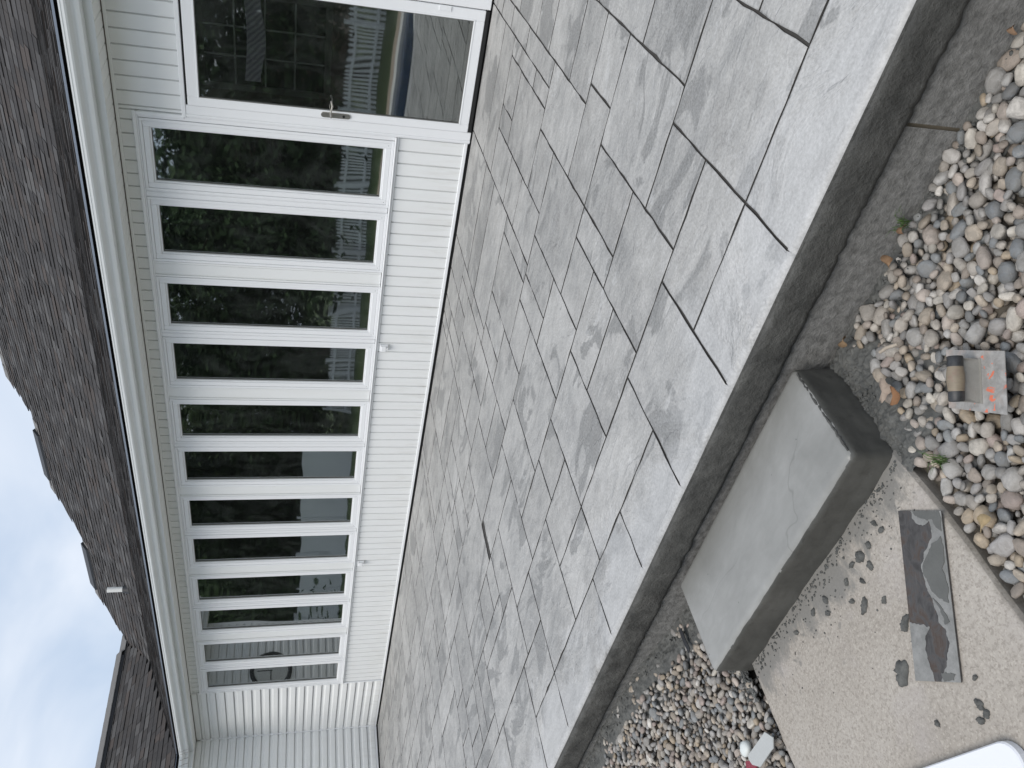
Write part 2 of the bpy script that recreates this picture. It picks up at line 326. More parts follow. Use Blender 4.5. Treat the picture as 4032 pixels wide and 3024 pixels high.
TILES = "-9.95,-9.13,-4.42,-3.61;-9.13,-8.64,-4.42,-3.61;-9.95,-9.29,-3.61,-2.95;-9.29,-8.64,-3.61,-2.95;-8.64,-7.66,-4.42,-2.95;-9.95,-9.13,-2.95,-2.46;-9.95,-9.13,-2.46,-1.97;-9.13,-8.48,-2.95,-2.62;-9.13,-8.48,-2.62,-1.97;-8.48,-7.66,-2.95,-2.62;-8.48,-7.66,-2.62,-1.97;-7.66,-6.51,-4.42,-2.95;-6.51,-5.86,-4.42,-3.44;-5.86,-4.92,-4.42,-3.44;-6.51,-6.02,-3.44,-2.95;-6.02,-5.53,-3.44,-2.95;-5.53,-4.92,-3.44,-2.95;-7.66,-6.84,-2.95,-2.30;-7.66,-6.84,-2.30,-1.97;-6.84,-6.02,-2.95,-2.30;-6.02,-5.69,-2.95,-2.30;-6.84,-6.35,-2.30,-1.97;-6.35,-5.69,-2.30,-1.97;-5.69,-4.92,-2.95,-2.62;-5.69,-4.92,-2.62,-1.97;-9.95,-9.13,-1.97,-1.48;-9.95,-9.13,-1.48,-0.82;-9.13,-8.15,-1.97,-1.48;-9.13,-8.15,-1.48,-0.82;-9.95,-9.29,-0.82,-0.49;-9.95,-9.29,-0.49,0.00;-9.29,-8.64,-0.82,-0.33;-9.29,-8.64,-0.33,0.00;-8.64,-8.15,-0.82,-0.33;-8.64,-8.15,-0.33,0.00;-8.15,-7.17,-1.97,-1.31;-8.15,-7.17,-1.31,-0.66;-8.15,-7.17,-0.66,0.00;-7.17,-6.18,-1.97,-1.64;-7.17,-6.18,-1.64,-1.15;-6.18,-5.69,-1.97,-1.64;-6.18,-5.69,-1.64,-1.15;-5.69,-4.92,-1.97,-1.48;-5.69,-4.92,-1.48,-1.15;-7.17,-6.18,-1.15,-0.66;-7.17,-6.18,-0.66,0.00;-6.18,-5.69,-1.15,-0.50;-5.69,-4.92,-1.15,-0.50;-6.18,-5.37,-0.50,0.00;-5.37,-4.92,-0.50,0.00;-4.92,-4.42,-4.42,-3.44;-4.42,-3.60,-4.42,-3.44;-4.92,-4.42,-3.44,-3.11;-4.92,-4.42,-3.11,-2.46;-4.42,-3.60,-3.44,-2.79;-4.42,-3.60,-2.79,-2.46;-4.92,-4.26,-1.48,-0.83;-4.26,-3.49,-1.48,-0.83;-4.92,-4.42,-0.83,-0.50;-4.92,-4.42,-0.50,0.00;-4.42,-3.49,-0.83,-0.34;-4.42,-3.49,-0.34,0.00;-3.60,-2.94,-4.42,-3.77;-2.94,-2.29,-4.42,-3.77;-2.29,-1.60,-4.42,-3.77;-4.92,-4.00,-1.81,-1.48;-3.60,-3.29,-3.77,-3.28;-3.60,-3.29,-3.28,-2.95;-3.29,-2.45,-3.77,-3.61;-4.92,-4.58,-2.46,-2.14;-3.49,-3.34,-0.50,0.00;-3.29,-2.93,-3.61,-3.44;-4.92,-4.58,-2.14,-1.81;-4.58,-4.13,-2.46,-1.81;-4.13,-3.60,-2.46,-2.14;-4.00,-3.60,-2.14,-1.48;-4.13,-4.00,-2.14,-1.81;-3.60,-3.29,-2.95,-2.46;-3.60,-2.81,-2.46,-2.14;-3.60,-3.16,-2.14,-1.48;-3.34,-2.68,-1.15,-0.50;-3.34,-2.68,-0.50,0.00;-2.68,-1.69,-1.15,-0.82;-2.68,-1.69,-0.82,-0.34;-2.68,-1.69,-0.34,0.00;-3.49,-2.99,-1.48,-1.15;-1.69,-1.56,-0.83,-0.34;-1.69,-1.56,-0.34,0.00;-3.49,-3.34,-1.15,-0.50;-3.29,-2.93,-3.44,-3.12;-3.29,-2.81,-3.12,-2.46;-3.16,-2.66,-2.14,-1.81;-3.16,-2.66,-1.81,-1.48;-2.99,-2.66,-1.48,-1.15;-2.93,-2.73,-3.61,-3.12;-2.81,-2.29,-3.12,-2.79;-2.81,-1.84,-2.79,-2.14;-2.73,-2.45,-3.61,-3.12;-2.48,-2.19,-2.14,-1.65;-2.48,-2.19,-1.65,-1.15;-2.66,-2.48,-2.14,-1.65;-2.66,-2.48,-1.65,-1.15;-2.45,-1.48,-3.77,-3.28;-2.45,-1.78,-3.28,-3.12;-1.98,-1.78,-3.12,-2.79;-2.29,-1.98,-3.12,-2.79;-2.19,-1.84,-2.14,-1.81;-2.19,-1.69,-1.81,-1.15;-1.84,-1.34,-2.46,-1.81;-1.78,-1.48,-3.28,-2.79;-1.78,-1.00,-2.79,-2.46;-1.22,-0.87,-1.81,-1.32;-1.22,-0.87,-1.32,-0.83;-1.69,-1.22,-1.81,-1.48;-0.87,-0.74,-1.48,-0.99;-0.87,-0.74,-0.99,-0.50;-1.08,-0.87,-0.83,-0.50;-1.69,-1.22,-1.48,-0.83;-1.60,-1.12,-4.42,-4.10;-1.60,-1.12,-4.10,-3.77;-1.37,-1.08,-0.83,-0.50;-1.37,-1.08,-0.50,0.00;-1.56,-1.37,-0.83,-0.34;-1.56,-1.37,-0.34,0.00;-1.48,-1.12,-3.77,-3.44;-1.48,-1.00,-3.44,-2.79;-1.34,-0.87,-2.46,-2.14;-1.34,-0.87,-2.14,-1.81;-1.12,-0.30,-4.42,-4.10;-1.12,-0.64,-4.10,-3.44;-0.74,0.22,-1.48,-0.99;-0.74,0.22,-0.99,-0.66;-0.74,0.22,-0.66,0.00;0.22,0.57,-2.14,-1.65;0.22,0.57,-1.65,-1.32;0.22,0.57,-1.32,-0.83;-1.08,-0.74,-0.50,0.00;0.09,0.22,-2.14,-1.48;0.57,0.74,-1.15,-0.83;-1.00,-0.49,-3.44,-3.12;-1.00,-0.59,-3.12,-2.46;-0.87,-0.39,-2.46,-1.97;-0.87,-0.67,-1.97,-1.48;-0.67,-0.39,-1.97,-1.48;-0.64,-0.17,-4.10,-3.77;-0.64,-0.17,-3.77,-3.44;-0.59,-0.03,-3.12,-2.46;-0.49,-0.17,-3.44,-3.12;-0.39,-0.03,-2.46,-2.14;-0.39,0.09,-2.14,-1.48;-0.30,0.17,-4.42,-4.10;-0.17,0.65,-4.10,-3.77;-0.17,0.30,-3.77,-3.12;-0.03,0.43,-3.12,-2.63;-0.03,0.16,-2.63,-2.14;0.16,0.43,-2.63,-2.14;0.17,0.65,-4.42,-4.10;0.22,1.19,-0.83,-0.50;0.22,1.19,-0.50,0.00;0.30,0.78,-3.77,-3.44;0.30,0.78,-3.44,-3.12;0.43,0.78,-3.12,-2.79;0.43,0.95,-2.79,-2.14;0.57,0.95,-2.14,-1.81;0.57,1.07,-1.81,-1.15;0.65,1.13,-4.42,-3.77;0.74,1.07,-1.15,-0.83;0.78,1.27,-3.77,-3.28;0.78,0.95,-3.28,-2.79;0.95,1.27,-3.28,-2.79;0.95,1.44,-2.79,-2.46;0.95,1.34,-2.46,-1.81;1.77,2.59,-3.44,-2.95;2.59,3.08,-3.44,-2.95;1.77,2.59,-2.95,-2.30;2.59,3.08,-2.95,-2.30;3.08,3.41,-3.44,-2.95;3.41,4.20,-3.44,-2.95;3.08,3.41,-2.95,-2.30;3.41,4.20,-2.95,-2.30;1.77,2.59,-2.30,-1.64;1.77,2.59,-1.64,-1.15;2.59,3.41,-2.30,-1.64;2.59,3.41,-1.64,-1.15;3.41,4.20,-2.30,-1.97;3.41,4.20,-1.97,-1.64;3.41,4.20,-1.64,-1.15;1.77,2.59,-1.15,-0.66;1.77,2.59,-0.66,0.00;2.59,3.41,-1.15,-0.67;2.59,3.41,-0.67,-0.34;2.59,3.41,-0.34,0.00;3.41,4.20,-1.15,-0.82;3.41,4.20,-0.82,-0.34;3.41,4.20,-0.34,0.00;2.70,3.52,-4.42,-3.93;2.70,3.52,-3.93,-3.44;3.52,4.20,-4.42,-4.09;3.52,4.20,-4.09,-3.44;1.34,1.77,-2.46,-2.13;1.34,1.77,-2.13,-1.65;1.34,1.77,-1.65,-1.32;1.34,1.77,-1.32,-0.83;1.34,1.77,-0.83,-0.50;1.34,1.77,-0.50,0.00;1.19,1.34,-1.81,-1.15;1.19,1.34,-1.15,-0.67;1.19,1.34,-0.67,-0.34;1.19,1.34,-0.34,0.00;1.07,1.19,-1.81,-1.48;1.07,1.19,-1.48,-0.83;1.13,1.63,-4.42,-4.10;1.13,1.63,-4.10,-3.77;1.27,1.63,-3.77,-3.44;1.27,1.77,-3.44,-2.79;1.44,1.77,-2.79,-2.46;1.63,2.70,-4.42,-4.10;1.63,2.11,-4.10,-3.44;2.11,2.70,-4.10,-3.77;2.11,2.70,-3.77,-3.44"
SK = .055
patio = MB()
nX = 120
PX0, PX1 = -9.9, 4.1
prof = [(-.02, -.007), (-4.385, -.007), (-4.397, -.0085), (-4.404, -.011), (-4.412, -.016), (-4.420, -.020), (-4.4285, -.027), (-4.431, -.045), (-4.432, -.075), (-4.431, -.105), (-4.432, -.130), (-4.428, -.146), (-4.405, -.15), (-4.2, -.15)]
nxs = int((PX1 - PX0) / .018)
vs = []
for i in range(nxs + 1):
    x = PX0 + (PX1 - PX0) * i / nxs
    for k, (y, z) in enumerate(prof):
        dy = dz = 0
        if 6 <= k <= 11:
            dy = noise.noise((x * 4, z * 6, 1.3)) * .0025 + noise.noise((x * 15, z * 26, 4)) * .004 + noise.noise((x * 45, z * 70, 4)) * .002
        if k in (10, 11): dz = noise.noise((x * 3, 0, 7)) * .003 + noise.noise((x * 17, 0, 2)) * .006 + noise.noise((x * 55, 0, 2)) * .008
        if k in (12, 13): dz = noise.noise((x * 3, 0, 7)) * .006
        vs.append((x, y + dy, z + dz))
K = len(prof)
for i in range(nxs):
    for k in range(K - 1):
        a = i * K + k
        patio.f.append([a, a + 1, a + K + 1, a + K]); patio.mi.append(0 if k < 1 else (2 if k < 4 else 1)); patio.tone.append(None); patio.sm.append(k >= 1)
patio.v = vs
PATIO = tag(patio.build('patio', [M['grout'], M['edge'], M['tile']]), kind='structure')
def tile_mesh(a, b, c, d, i):
    """stamped stone: irregular outline, worn arris, a few mm proud of the joint"""
    gap = .0040; rnd = random.Random(i)
    a += gap; b -= gap; EDGE = c < -4.4; c2 = c + (gap if not EDGE else .0255); d -= gap
    pts = []
    def edge(p, q):
        Ln = math.hypot(q[0] - p[0], q[1] - p[1]); n = max(2, min(9, int(Ln / .07)))
        for k in range(n):
            t = k / n; j = rnd.gauss(0, .0020) - (.006 * rnd.random() if rnd.random() < .10 else 0); j = 0 if k == 0 or (EDGE and q[1] == p[1] == c2) else j
            nx, ny = -(q[1] - p[1]) / Ln, (q[0] - p[0]) / Ln
            pts.append((p[0] + (q[0] - p[0]) * t + nx * j, p[1] + (q[1] - p[1]) * t + ny * j))
    edge((a, c2), (b, c2)); edge((b, c2), (b, d)); edge((b, d), (a, d)); edge((a, d), (a, c2))
    cx, cy = (a + b) / 2, (c2 + d) / 2; n = len(pts)
    mb = MB(); lv = []
    for ins, z in ((0.0, -.016), (0.0005, -.006), (.0012, -.0016), (.008, .0)):
        for (x, y) in pts:
            sx = max(.0, 1 - ins / max(.03, abs(x - cx))) if abs(x - cx) > .02 else 1
            sy = max(.0, 1 - ins / max(.03, abs(y - cy))) if abs(y - cy) > .02 else 1
            x2, y2 = cx + (x - cx) * sx, cy + (y - cy) * sy
            if EDGE and y < c2 + .001: y2 = y; z = -.0006 if z > -.005 else z
            lv.append((x2 - SK * y2, y2, z + (rnd.random() - .5) * .0008 * (z > -.004)))
    if EDGE:
        sv = [p for p in pts if abs(p[1] - c2) < 1e-6]; sv.sort(); b0 = len(mb.v); ar = [(0, -.0006), (.010, -.0018), (.019, -.0066), (.0262, -.0145), (.0300, -.0275)]
        for (x, y) in sv:
            for dy, z in ar:
                ex = (.0 if 0 < sv.index((x, y)) < len(sv) - 1 else (gap * .98 * min(1, dy / .012) * (1 if (x, y) == sv[-1] else -1))); yy = y - dy - (noise.noise((x * 40, z * 300, 2)) * .0012 if dy > .015 else 0); mb.v.append((x + ex - SK * yy, yy, z))
        for k in range(len(sv) - 1):
            for l in range(4): q = b0 + k * 5 + l; mb.f.append([q, q + 1, q + 6, q + 5]); mb.mi.append(0 if l < 3 else 2); mb.tone.append(None); mb.sm.append(True)
        nb = len(mb.v)
    else: nb = 0
    fs = [(l * n + k, l * n + (k + 1) % n, (l + 1) * n + (k + 1) % n, (l + 1) * n + k) for l in range(3) for k in range(n)]
    mb.add(lv, fs[:2 * n], 1, None, False); mb.f += [[nb + q for q in f] for f in fs[2 * n:]]; mb.mi += [0] * n; mb.tone += [None] * n; mb.sm += [True] * n; mb.f.append([nb + 3 * n + k for k in range(n)]); mb.mi.append(0); mb.tone.append(None); mb.sm.append(False)
    return mb
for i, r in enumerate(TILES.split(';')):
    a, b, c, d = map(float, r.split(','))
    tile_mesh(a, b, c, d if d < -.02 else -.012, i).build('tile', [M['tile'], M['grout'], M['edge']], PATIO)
# old slab under the overlay, with one control joint
old = MB()
for xa, xb in ((PX0, 2.264), (2.274, PX1)):
    n = int((xb - xa) / .06); base = len(old.v)
    for i in range(n + 1):
        x = xa + (xb - xa) * i / n
        for k, z in enumerate((-.10, -.16, -.22, -.28, -.36, -.5)):
            old.v.append((x, -4.412 + noise.noise((x * 6, z * 10, 5)) * .004, z))
    for i in range(n):
        for k in range(5):
            q = base + i * 6 + k; old.f.append([q, q + 1, q + 7, q + 6]); old.mi.append(0); old.tone.append(None); old.sm.append(True)
old.box(2.258, 2.279, -4.4, -4.39, -.5, -.1, 1)
tag(old.build('old_slab', [M['oldslab'], plain('joint_filler', (.19, .165, .125), .8)]), kind='structure')
# walk: slab with rounded arris
wk = MB()
wprof = [(1.512, -.42), (1.512, -.318), (1.505, -.306), (1.492, -.3005), (.40, -.3005), (.392, -.303), (.386, -.312), (.384, -.42)]
def wf(a, b, t):
    k = 0.0
    if a < .5: k = noise.noise((t * 5, 2, 0)) * .008 + noise.noise((t * 22, 2, 0)) * .005 - max(0, (-4.95 - t)) * .03
    if a > 1.4: k = noise.noise((t * 9, 5, 0)) * .003 + (min(1, max(0, (-4.8 - t) / .25)) * .022 - .02)
    return (a + k, t, b)
wk.prism(wprof, wf, [-4.45 - .03 * i for i in range(130)])
tag(wk.build('walkway', M['walk']), kind='structure')
# ---------------------------------------------------------------- new step
SX0, SX1, SY0, SY1, SZ0, SZ1 = .338, 1.488, -4.832, -4.437, -.36, -.166
q = MB(); RD = .026
def rbox(p):
    c = Vector((min(SX1 - RD, max(SX0 + RD, p[0])), min(SY1 - RD, max(SY0 + RD, p[1])), min(SZ1 - RD, max(SZ0 + RD, p[2])))); d = Vector(p) - c
    if d.length < 1e-9: return Vector(p), Vector((0, 0, 1))
    n = d.normalized(); p = c + n * RD; h = Vector((n.x, n.y, 0))
    if n.z < .9:
        a = noise.noise(p * 6) * .005 + noise.noise(p * 21) * .003 + noise.noise(p * 60) * .0012; low = max(0, (-.255 - p.z) / .05)
        p = p + h * (a + min(1, low) * (.004 + .010 * max(0, noise.noise((p.x * 8, p.y * 8, 3)))))
    return p, n
def face(f, nu, nv):
    b0 = len(q.v); ns = []
    for i in range(nu + 1):
        for j in range(nv + 1): p, n = rbox(f(i / nu, j / nv)); q.v.append(tuple(p)); ns.append(n.z)
    for i in range(nu):
        for j in range(nv):
            k = i * (nv + 1) + j; q.f.append([b0 + k, b0 + k + 1, b0 + k + nv + 2, b0 + k + nv + 1]); q.mi.append(0 if ns[k] + ns[k + nv + 2] > 1.25 + .25 * noise.noise((q.v[b0 + k][0] * 30, q.v[b0 + k][1] * 30, 0)) else 1); q.tone.append(None); q.sm.append(True)
lx = lambda a, b, t: a + (b - a) * t
def ease(t): return t + .0 if 0 else (3 * t * t - 2 * t ** 3) * .35 + t * .65
face(lambda u, v: (lx(SX0, SX1, ease(u)), lx(SY0, SY1, ease(v)), SZ1), 110, 50)
face(lambda u, v: (lx(SX0, SX1, ease(u)), SY0, lx(SZ0, SZ1, ease(v))), 110, 26)
face(lambda u, v: (SX1, lx(SY0, SY1, ease(u)), lx(SZ0, SZ1, ease(v))), 50, 26)
face(lambda u, v: (SX0, lx(SY0, SY1, ease(u)), lx(SZ0, SZ1, ease(v))), 50, 26)
face(lambda u, v: (lx(SX0, SX1, u), SY1, lx(SZ0, SZ1, v)), 20, 8)
bm = bmesh.new(); me0 = q.mesh('concrete_step', [M['steptop'], M['stepside']], (.91, -4.63, GZ)); bm.from_mesh(me0); bmesh.ops.remove_doubles(bm, verts=bm.verts, dist=.0002); bmesh.ops.recalc_face_normals(bm, faces=bm.faces); bm.to_mesh(me0); bm.free(); me = me0
STEP = tag(link('concrete_step', me, None, (.91, -4.63, GZ)), 'freshly poured smooth grey concrete step between patio edge and walkway', 'step')
q = MB(); pts = [(1.479 + .004 * noise.noise((k * .6, 0, 3)), -4.80 + k * .0085, -.1745 + .003 * noise.noise((k * .8, 4, 0))) for k in range(40)]
q.tube(pts, [.0035 + .0035 * abs(noise.noise((k * .9, 1, 1))) for k in range(40)], 6); q.build('paste_ridge', M['edge'], STEP)
# ================================================================= HOUSE
HOUSE = empty('house', (-4, 0, 0), 'white vinyl-sided house with a long row of narrow windows and brown shingle roof', 'house')
XC = -9.535; SOF = 2.645
X0, GW, P1, P2, ZT, ZB = -.0175, .4357, .6511, .7485, 2.4092, .6866
BW = .109
wall = MB()
wall.box(-8.19, .10, .013, .14, .03, .60); wall.box(-8.19, 5, .013, .14, 2.505, 2.66); wall.box(.10, 5, .013, .14, 2.165, 2.505)
wall.box(1.235, 5, .013, .14, .03, 2.165); wall.box(XC, -8.19, .013, .14, .03, 2.66)
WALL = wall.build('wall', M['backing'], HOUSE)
def board(x0, x1, z0, z1):
    mb = MB(); gq = .0065
    pr = [(x0 + gq - .002, .0128), (x0 + gq, .0012), (x0 + gq + .003, 0), (x1 - gq - .003, 0), (x1 - gq, .0012), (x1 - gq + .002, .0128)]
    mb.prism(pr, lambda a, b, t: (a, b, t), [z0, z1]); mb.build('siding_board', M['siding'], WALL)
def boards(xa, xb, z0, z1, ph):
    k0 = math.ceil((xa - ph) / BW); xs = [xa] + [ph + k * BW for k in range(k0, int((xb - ph) / BW) + 1) if xa + .01 < ph + k * BW < xb - .01] + [xb]
    for p, q in zip(xs, xs[1:]): board(p, q, z0, z1)
boards(-8.18, .092, .05, .592, -.02); boards(-8.18, .112, 2.528, 2.614, .797); boards(.112, 3.4, 2.182, 2.614, .797); boards(1.245, 3.4, .05, 2.178, .797)
st = MB(); st.box(-8.185, .098, -.008, .012, .022, .050, 0, .003); st.box(1.24, 4, -.008, .012, .022, .05, 0, .003); st.build('starter_strip', M['trim'], HOUSE)
st = MB(); st.box(XC, 4, .004, .02, -.01, .0215, 0); st.box(XC - .02, XC - .004, -1.9, 0, -.01, .0215); st.build('foundation_gap_shade', M['dark'], HOUSE)  # black strip standing in for the shade of the gap under the siding
fr = MB(); fr.box(-8.20, 4, -.006, .012, 2.6145, 2.6445, 0, .003); fr.build('frieze_channel', M['siding'], HOUSE)
fr = MB(); fr.box(-8.19, 4, -.0075, -.0062, 2.6375, 2.6425); fr.box(XC + .01, -8.2, -.016, -.014, 2.637, 2.643); fr.build('soffit_gap_shade', plain('soffit_gap_brown_shade', (.10, .075, .06), .8), HOUSE)  # thin strip with the dark of the channel gap painted in as brown
# horizontal clapboards on the short wall and on the wing
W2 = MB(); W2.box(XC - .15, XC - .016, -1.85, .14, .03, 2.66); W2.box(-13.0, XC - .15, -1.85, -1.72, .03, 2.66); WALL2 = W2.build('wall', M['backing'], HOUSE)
HS = .1195
for k in range(22):
    z0 = .055 + k * HS; z1 = min(z0 + HS + .004, SOF)
    if z0 > SOF - .02: break
    pr = [(0.012, z0 + .003), (-.019, z0), (-.0205, z0 + .005), (-.0185, z0 + HS * .50), (-.007, z0 + HS * .66), (-.005, z1 - .017), (.009, z1 - .012), (.012, z1)]
    mb = MB(); mb.prism(pr, lambda a, b, t: (t, a, b), [XC + .028, -8.195]); mb.build('siding_plank', M['siding'], WALL)
    mb = MB(); mb.prism(pr, lambda a, b, t: (XC - a - .0, t, b), [-1.85, -.028]); mb.build('siding_plank', M['siding'], WALL2)
ct = MB(); ct.box(XC - .012, XC + .026, -.026, .012, .022, 2.585, 0, .004); ct.build('corner_trim', M['trim'], HOUSE)
ct = MB(); ct.box(XC - .015, XC + .012, -1.885, -1.85, .022, 2.64, 0, .004); ct.build('corner_trim', M['trim'], HOUSE)
ct = MB(); ct.box(XC + .026, -8.19, -.017, .012, .022, .054, 0, .003); ct.box(XC - .004, XC + .017, -1.85, -.026, .022, .054, 0, .003); ct.build('starter_strip', M['trim'], HOUSE)
# interior
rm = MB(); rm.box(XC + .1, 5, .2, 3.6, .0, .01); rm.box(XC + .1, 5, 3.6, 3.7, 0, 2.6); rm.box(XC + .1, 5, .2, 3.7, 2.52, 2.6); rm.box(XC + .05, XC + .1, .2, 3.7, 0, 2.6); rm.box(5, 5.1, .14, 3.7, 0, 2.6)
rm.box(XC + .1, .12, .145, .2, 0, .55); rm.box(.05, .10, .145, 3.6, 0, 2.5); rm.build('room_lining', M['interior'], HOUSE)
# ---- windows
for i in range(12):
    xr = X0 - (i // 2) * (P1 + P2) - (i % 2) * P1; xl = xr - GW
    f = MB(); f.ring(xl - .078, xr + .078, ZB - .078, ZT + .078, .021, -.013, .10, 0, .003)
    W = f.build('window', M['trim'], HOUSE)
    s = MB(); s.ring(xl - .056, xr + .056, ZB - .056, ZT + .056, .044, -.006, .06, 0, .004); s.build('sash', M['trim'], W)
    b = MB(); b.ring(xl - .012, xr + .012, ZB - .012, ZT + .012, .0125, .006, .045, 0, .003); b.build('glazing_bead', M['trim'], W)
    b = MB(); b.ring(xl - .0005, xr + .0005, ZB - .0005, ZT + .0005, .005, .022, .038, 0, .0); b.build('gasket', M['gasket'], W)
    p = MB(); p.box(xl + .001, xr - .001, .030, .034, ZB + .001, ZT - .001); p.build('pane', M['glass'], W)
    q = MB()
    for zz in (ZB - .034, ZB + .35): q.tube([(xr + .034, -.0068, ZB - .034), (xr + .034, -.0058, ZB - .034)], .003, 6)
    q.tube([(xl - .034, -.0068, ZB - .034), (xl - .034, -.0058, ZB - .034)], .003, 6); q.build('weep_plug', M['gasket'], W)
for j in range(6):
    xr = X0 - j * (P1 + P2); m1 = xr - GW - .078; m2 = xr - P1 + .078
    q = MB(); q.box(m2 + .001, m1 - .001, -.003, .12, .612, 2.488, 0, .002); q.box((m1 + m2) / 2 - .018, (m1 + m2) / 2 + .018, -.010, -.0032, .612, 2.488, 0, .003)
    q.build('mullion', M['trim'], HOUSE)
    if j < 5:
        a = xr - P1 - GW - .078; c = xr - P1 - P2 + .078
        q = MB(); q.box(c + .001, a - .001, .004, .12, .612, 2.49, 0, .002); q.box(a - .022, a - .004, -.010, .0038, .612, 2.49, 0, .003); q.box(c + .004, c + .02, -.010, .0038, .612, 2.49, 0, .003); q.box(c + .034, a - .028, -.0015, .0038, .612, 2.49, 0, .001)
        q.build('mullion', M['siding'], HOUSE)
q = MB(); q.box(-8.19, .098, -.030, .10, .5935, .607, 0, .004); q.box(-8.19, .098, -.014, .012, .575, .5934, 0, .004); q.build('window_sill', M['trim'], HOUSE)
q = MB(); q.box(-8.19, .112, -.012, .12, 2.489, 2.500, 0, .003); q.box(-8.19, .112, -.020, .012, 2.5005, 2.527, 0, .005); q.box(.085, .112, -.020, .012, 2.165, 2.50, 0, .004); q.box(.066, .0985, -.012, .12, .608, 2.488, 0, .003); q.box(-8.2, -8.185, -.016, .12, .05, 2.527, 0, .003)
q.build('window_trim', M['trim'], HOUSE)
# ---- storm door
DL, DR, DT = .203, 1.133, 2.134
q = MB(); q.box(.101, .198, -.022, .13, .012, 2.150, 0, .004); q.box(.113, .130, -.030, -.0222, .012, 2.150, 0, .003); q.box(1.138, 1.236, -.022, .13, .012, 2.150, 0, .004); q.box(.101, 1.236, -.026, .13, 2.1505, 2.181, 0, .004); q.box(.198, 1.138, .02, .13, .0, .03, 0, .003)
q.build('door_frame', M['trim'], HOUSE)
q = MB(); q.box(.198, 1.138, -.012, .02, 2.136, 2.149); q.build('door_head_gap', M['dark'], HOUSE)
q = MB(); gx0, gx1, gz0, gz1 = .268, 1.056, .125, 2.052
q.box(DL, gx0, -.034, -.004, .045, DT, 0, .004); q.box(gx1, DR, -.034, -.004, .045, DT, 0, .004); q.box(gx0, gx1, -.0335, -.004, gz1, DT, 0, .004); q.box(gx0, gx1, -.0335, -.004, .045, gz0, 0, .004)
q.ring(gx0 - .012, gx1 + .012, gz0 - .012, gz1 + .012, .0125, -.037, -.030, 0, .002)
DOOR = q.build('storm_door', M['trim'], HOUSE)
q = MB(); q.box(gx0 + .0005, gx1 - .0005, -.022, -.018, gz0 + .0005, gz1 - .0005); q.build('pane', M['glass_clear'], DOOR)
q = MB(); q.ring(gx0 - .0003, gx1 + .0003, gz0 - .0003, gz1 + .0003, .006, -.030, -.012, 0, 0); q.build('gasket', M['gasket'], DOOR)
q = MB(); q.box(DL + .002, DR - .002, -.030, -.008, .016, .0445); q.build('door_sweep', M['dark'], DOOR)
q = MB(); cz = 1.075
for t0, t1 in ((0, 1),):
    pts = [(.2365 + .019 * math.cos(a), cz + .09 * (1 if math.sin(a) > 0 else -1) + .019 * math.sin(a)) for a in [2 * math.pi * k / 24 for k in range(24)]]
q.prism(pts, lambda a, b, t: (a, t, b), [-.034, -.041, -.043]); HP = q.build('handle_plate', M['steel_dull'], DOOR)
q = MB(); q.tube([(.2365, -.043, cz + .035), (.2365, -.075, cz + .035)], .009, 10); q.tube([(.2365, -.075, cz + .035), (.275, -.082, cz + .040), (.325, -.080, cz + .028), (.362, -.074, cz + .040)], [.009, .008, .007, .006], 8); q.build('lever', M['steel_dull'], HP)
q = MB(); q.tube([(.2365, -.043, cz - .06), (.2365, -.049, cz - .06)], .010, 12); q.build('lock_cylinder', M['dark'], HP)
for hz0 in (.30, 1.75): q = MB(); q.box(1.10, 1.137, -.041, -.0345, hz0, hz0 + .09, 0, .002); q.build('hinge', M['trim'], DOOR)
# entry door right behind the glass
q = MB(); q.box(.20, 1.14, .075, .12, .02, 2.14); ED = q.build('entry_door', M['entry'], HOUSE)
q = MB(); q.ring(.31, 1.03, 1.12, 2.06, .05, .060, .0745, 0, .004); q.build('lite_frame', M['entry'], ED).data.materials[0] = plain('lite_frame_paint', (.13, .125, .11), .5)
q = MB(); q.box(.36, .98, .0700, .0745, 1.17, 2.01); q.build('lite', M['entry_glass'], ED)
for k in (1, 2): q = MB(); q.box(.36 + k * .2067 - .006, .36 + k * .2067 + .006, .064, .0698, 1.17, 2.01); q.build('muntin', M['muntin'], ED)
for k in (1, 2, 3): q = MB(); q.box(.36, .98, .0645, .0697, 1.17 + k * .21 - .006, 1.17 + k * .21 + .006); q.build('muntin', M['muntin'], ED)
# cloth hung over the grille
q = MB(); nx_ = 40
for i in range(nx_ + 1):
    t = i / nx_; x = .40 + t * .60
    top = 1.735 - .02 * math.sin(t * 3); bot = 1.62 - .035 * math.sin(t * math.pi) ** 2 + .045 * t * (t < .12)
    for k in range(5): q.v.append((x, .045 + .006 * math.sin(t * 40) * k / 4, top + (bot - top) * k / 4))
for i in range(nx_):
    for k in range(4): a = i * 5 + k; q.f.append([a, a + 1, a + 6, a + 5]); q.mi.append(0); q.tone.append(None); q.sm.append(True)
tag(q.build('cloth', M['cloth'], None, (.7, .05, 1.62)), 'pale lavender striped cloth hung across the grille behind the storm door glass', 'cloth')
# outlet boxes under the sill
for ox in (-2.03, -5.39):
    q = MB(); q.box(ox - .036, ox + .036, -.028, .0, .482, .560, 0, .006); B = q.build('outlet_box', M['trim'], HOUSE)
    q = MB(); q.box(ox - .033, ox + .033, -.043, -.0285, .500, .5525, 0, .006); q.tube([(ox - .036, -.034, .5555), (ox + .036, -.034, .5555)], .005, 8); q.build('cover_flap', M['trim'], B)
    q = MB(); q.box(ox - .018, ox + .018, -.040, -.0285, .4825, .4985, 0, .003); q.build('receptacle', M['siding'], B)
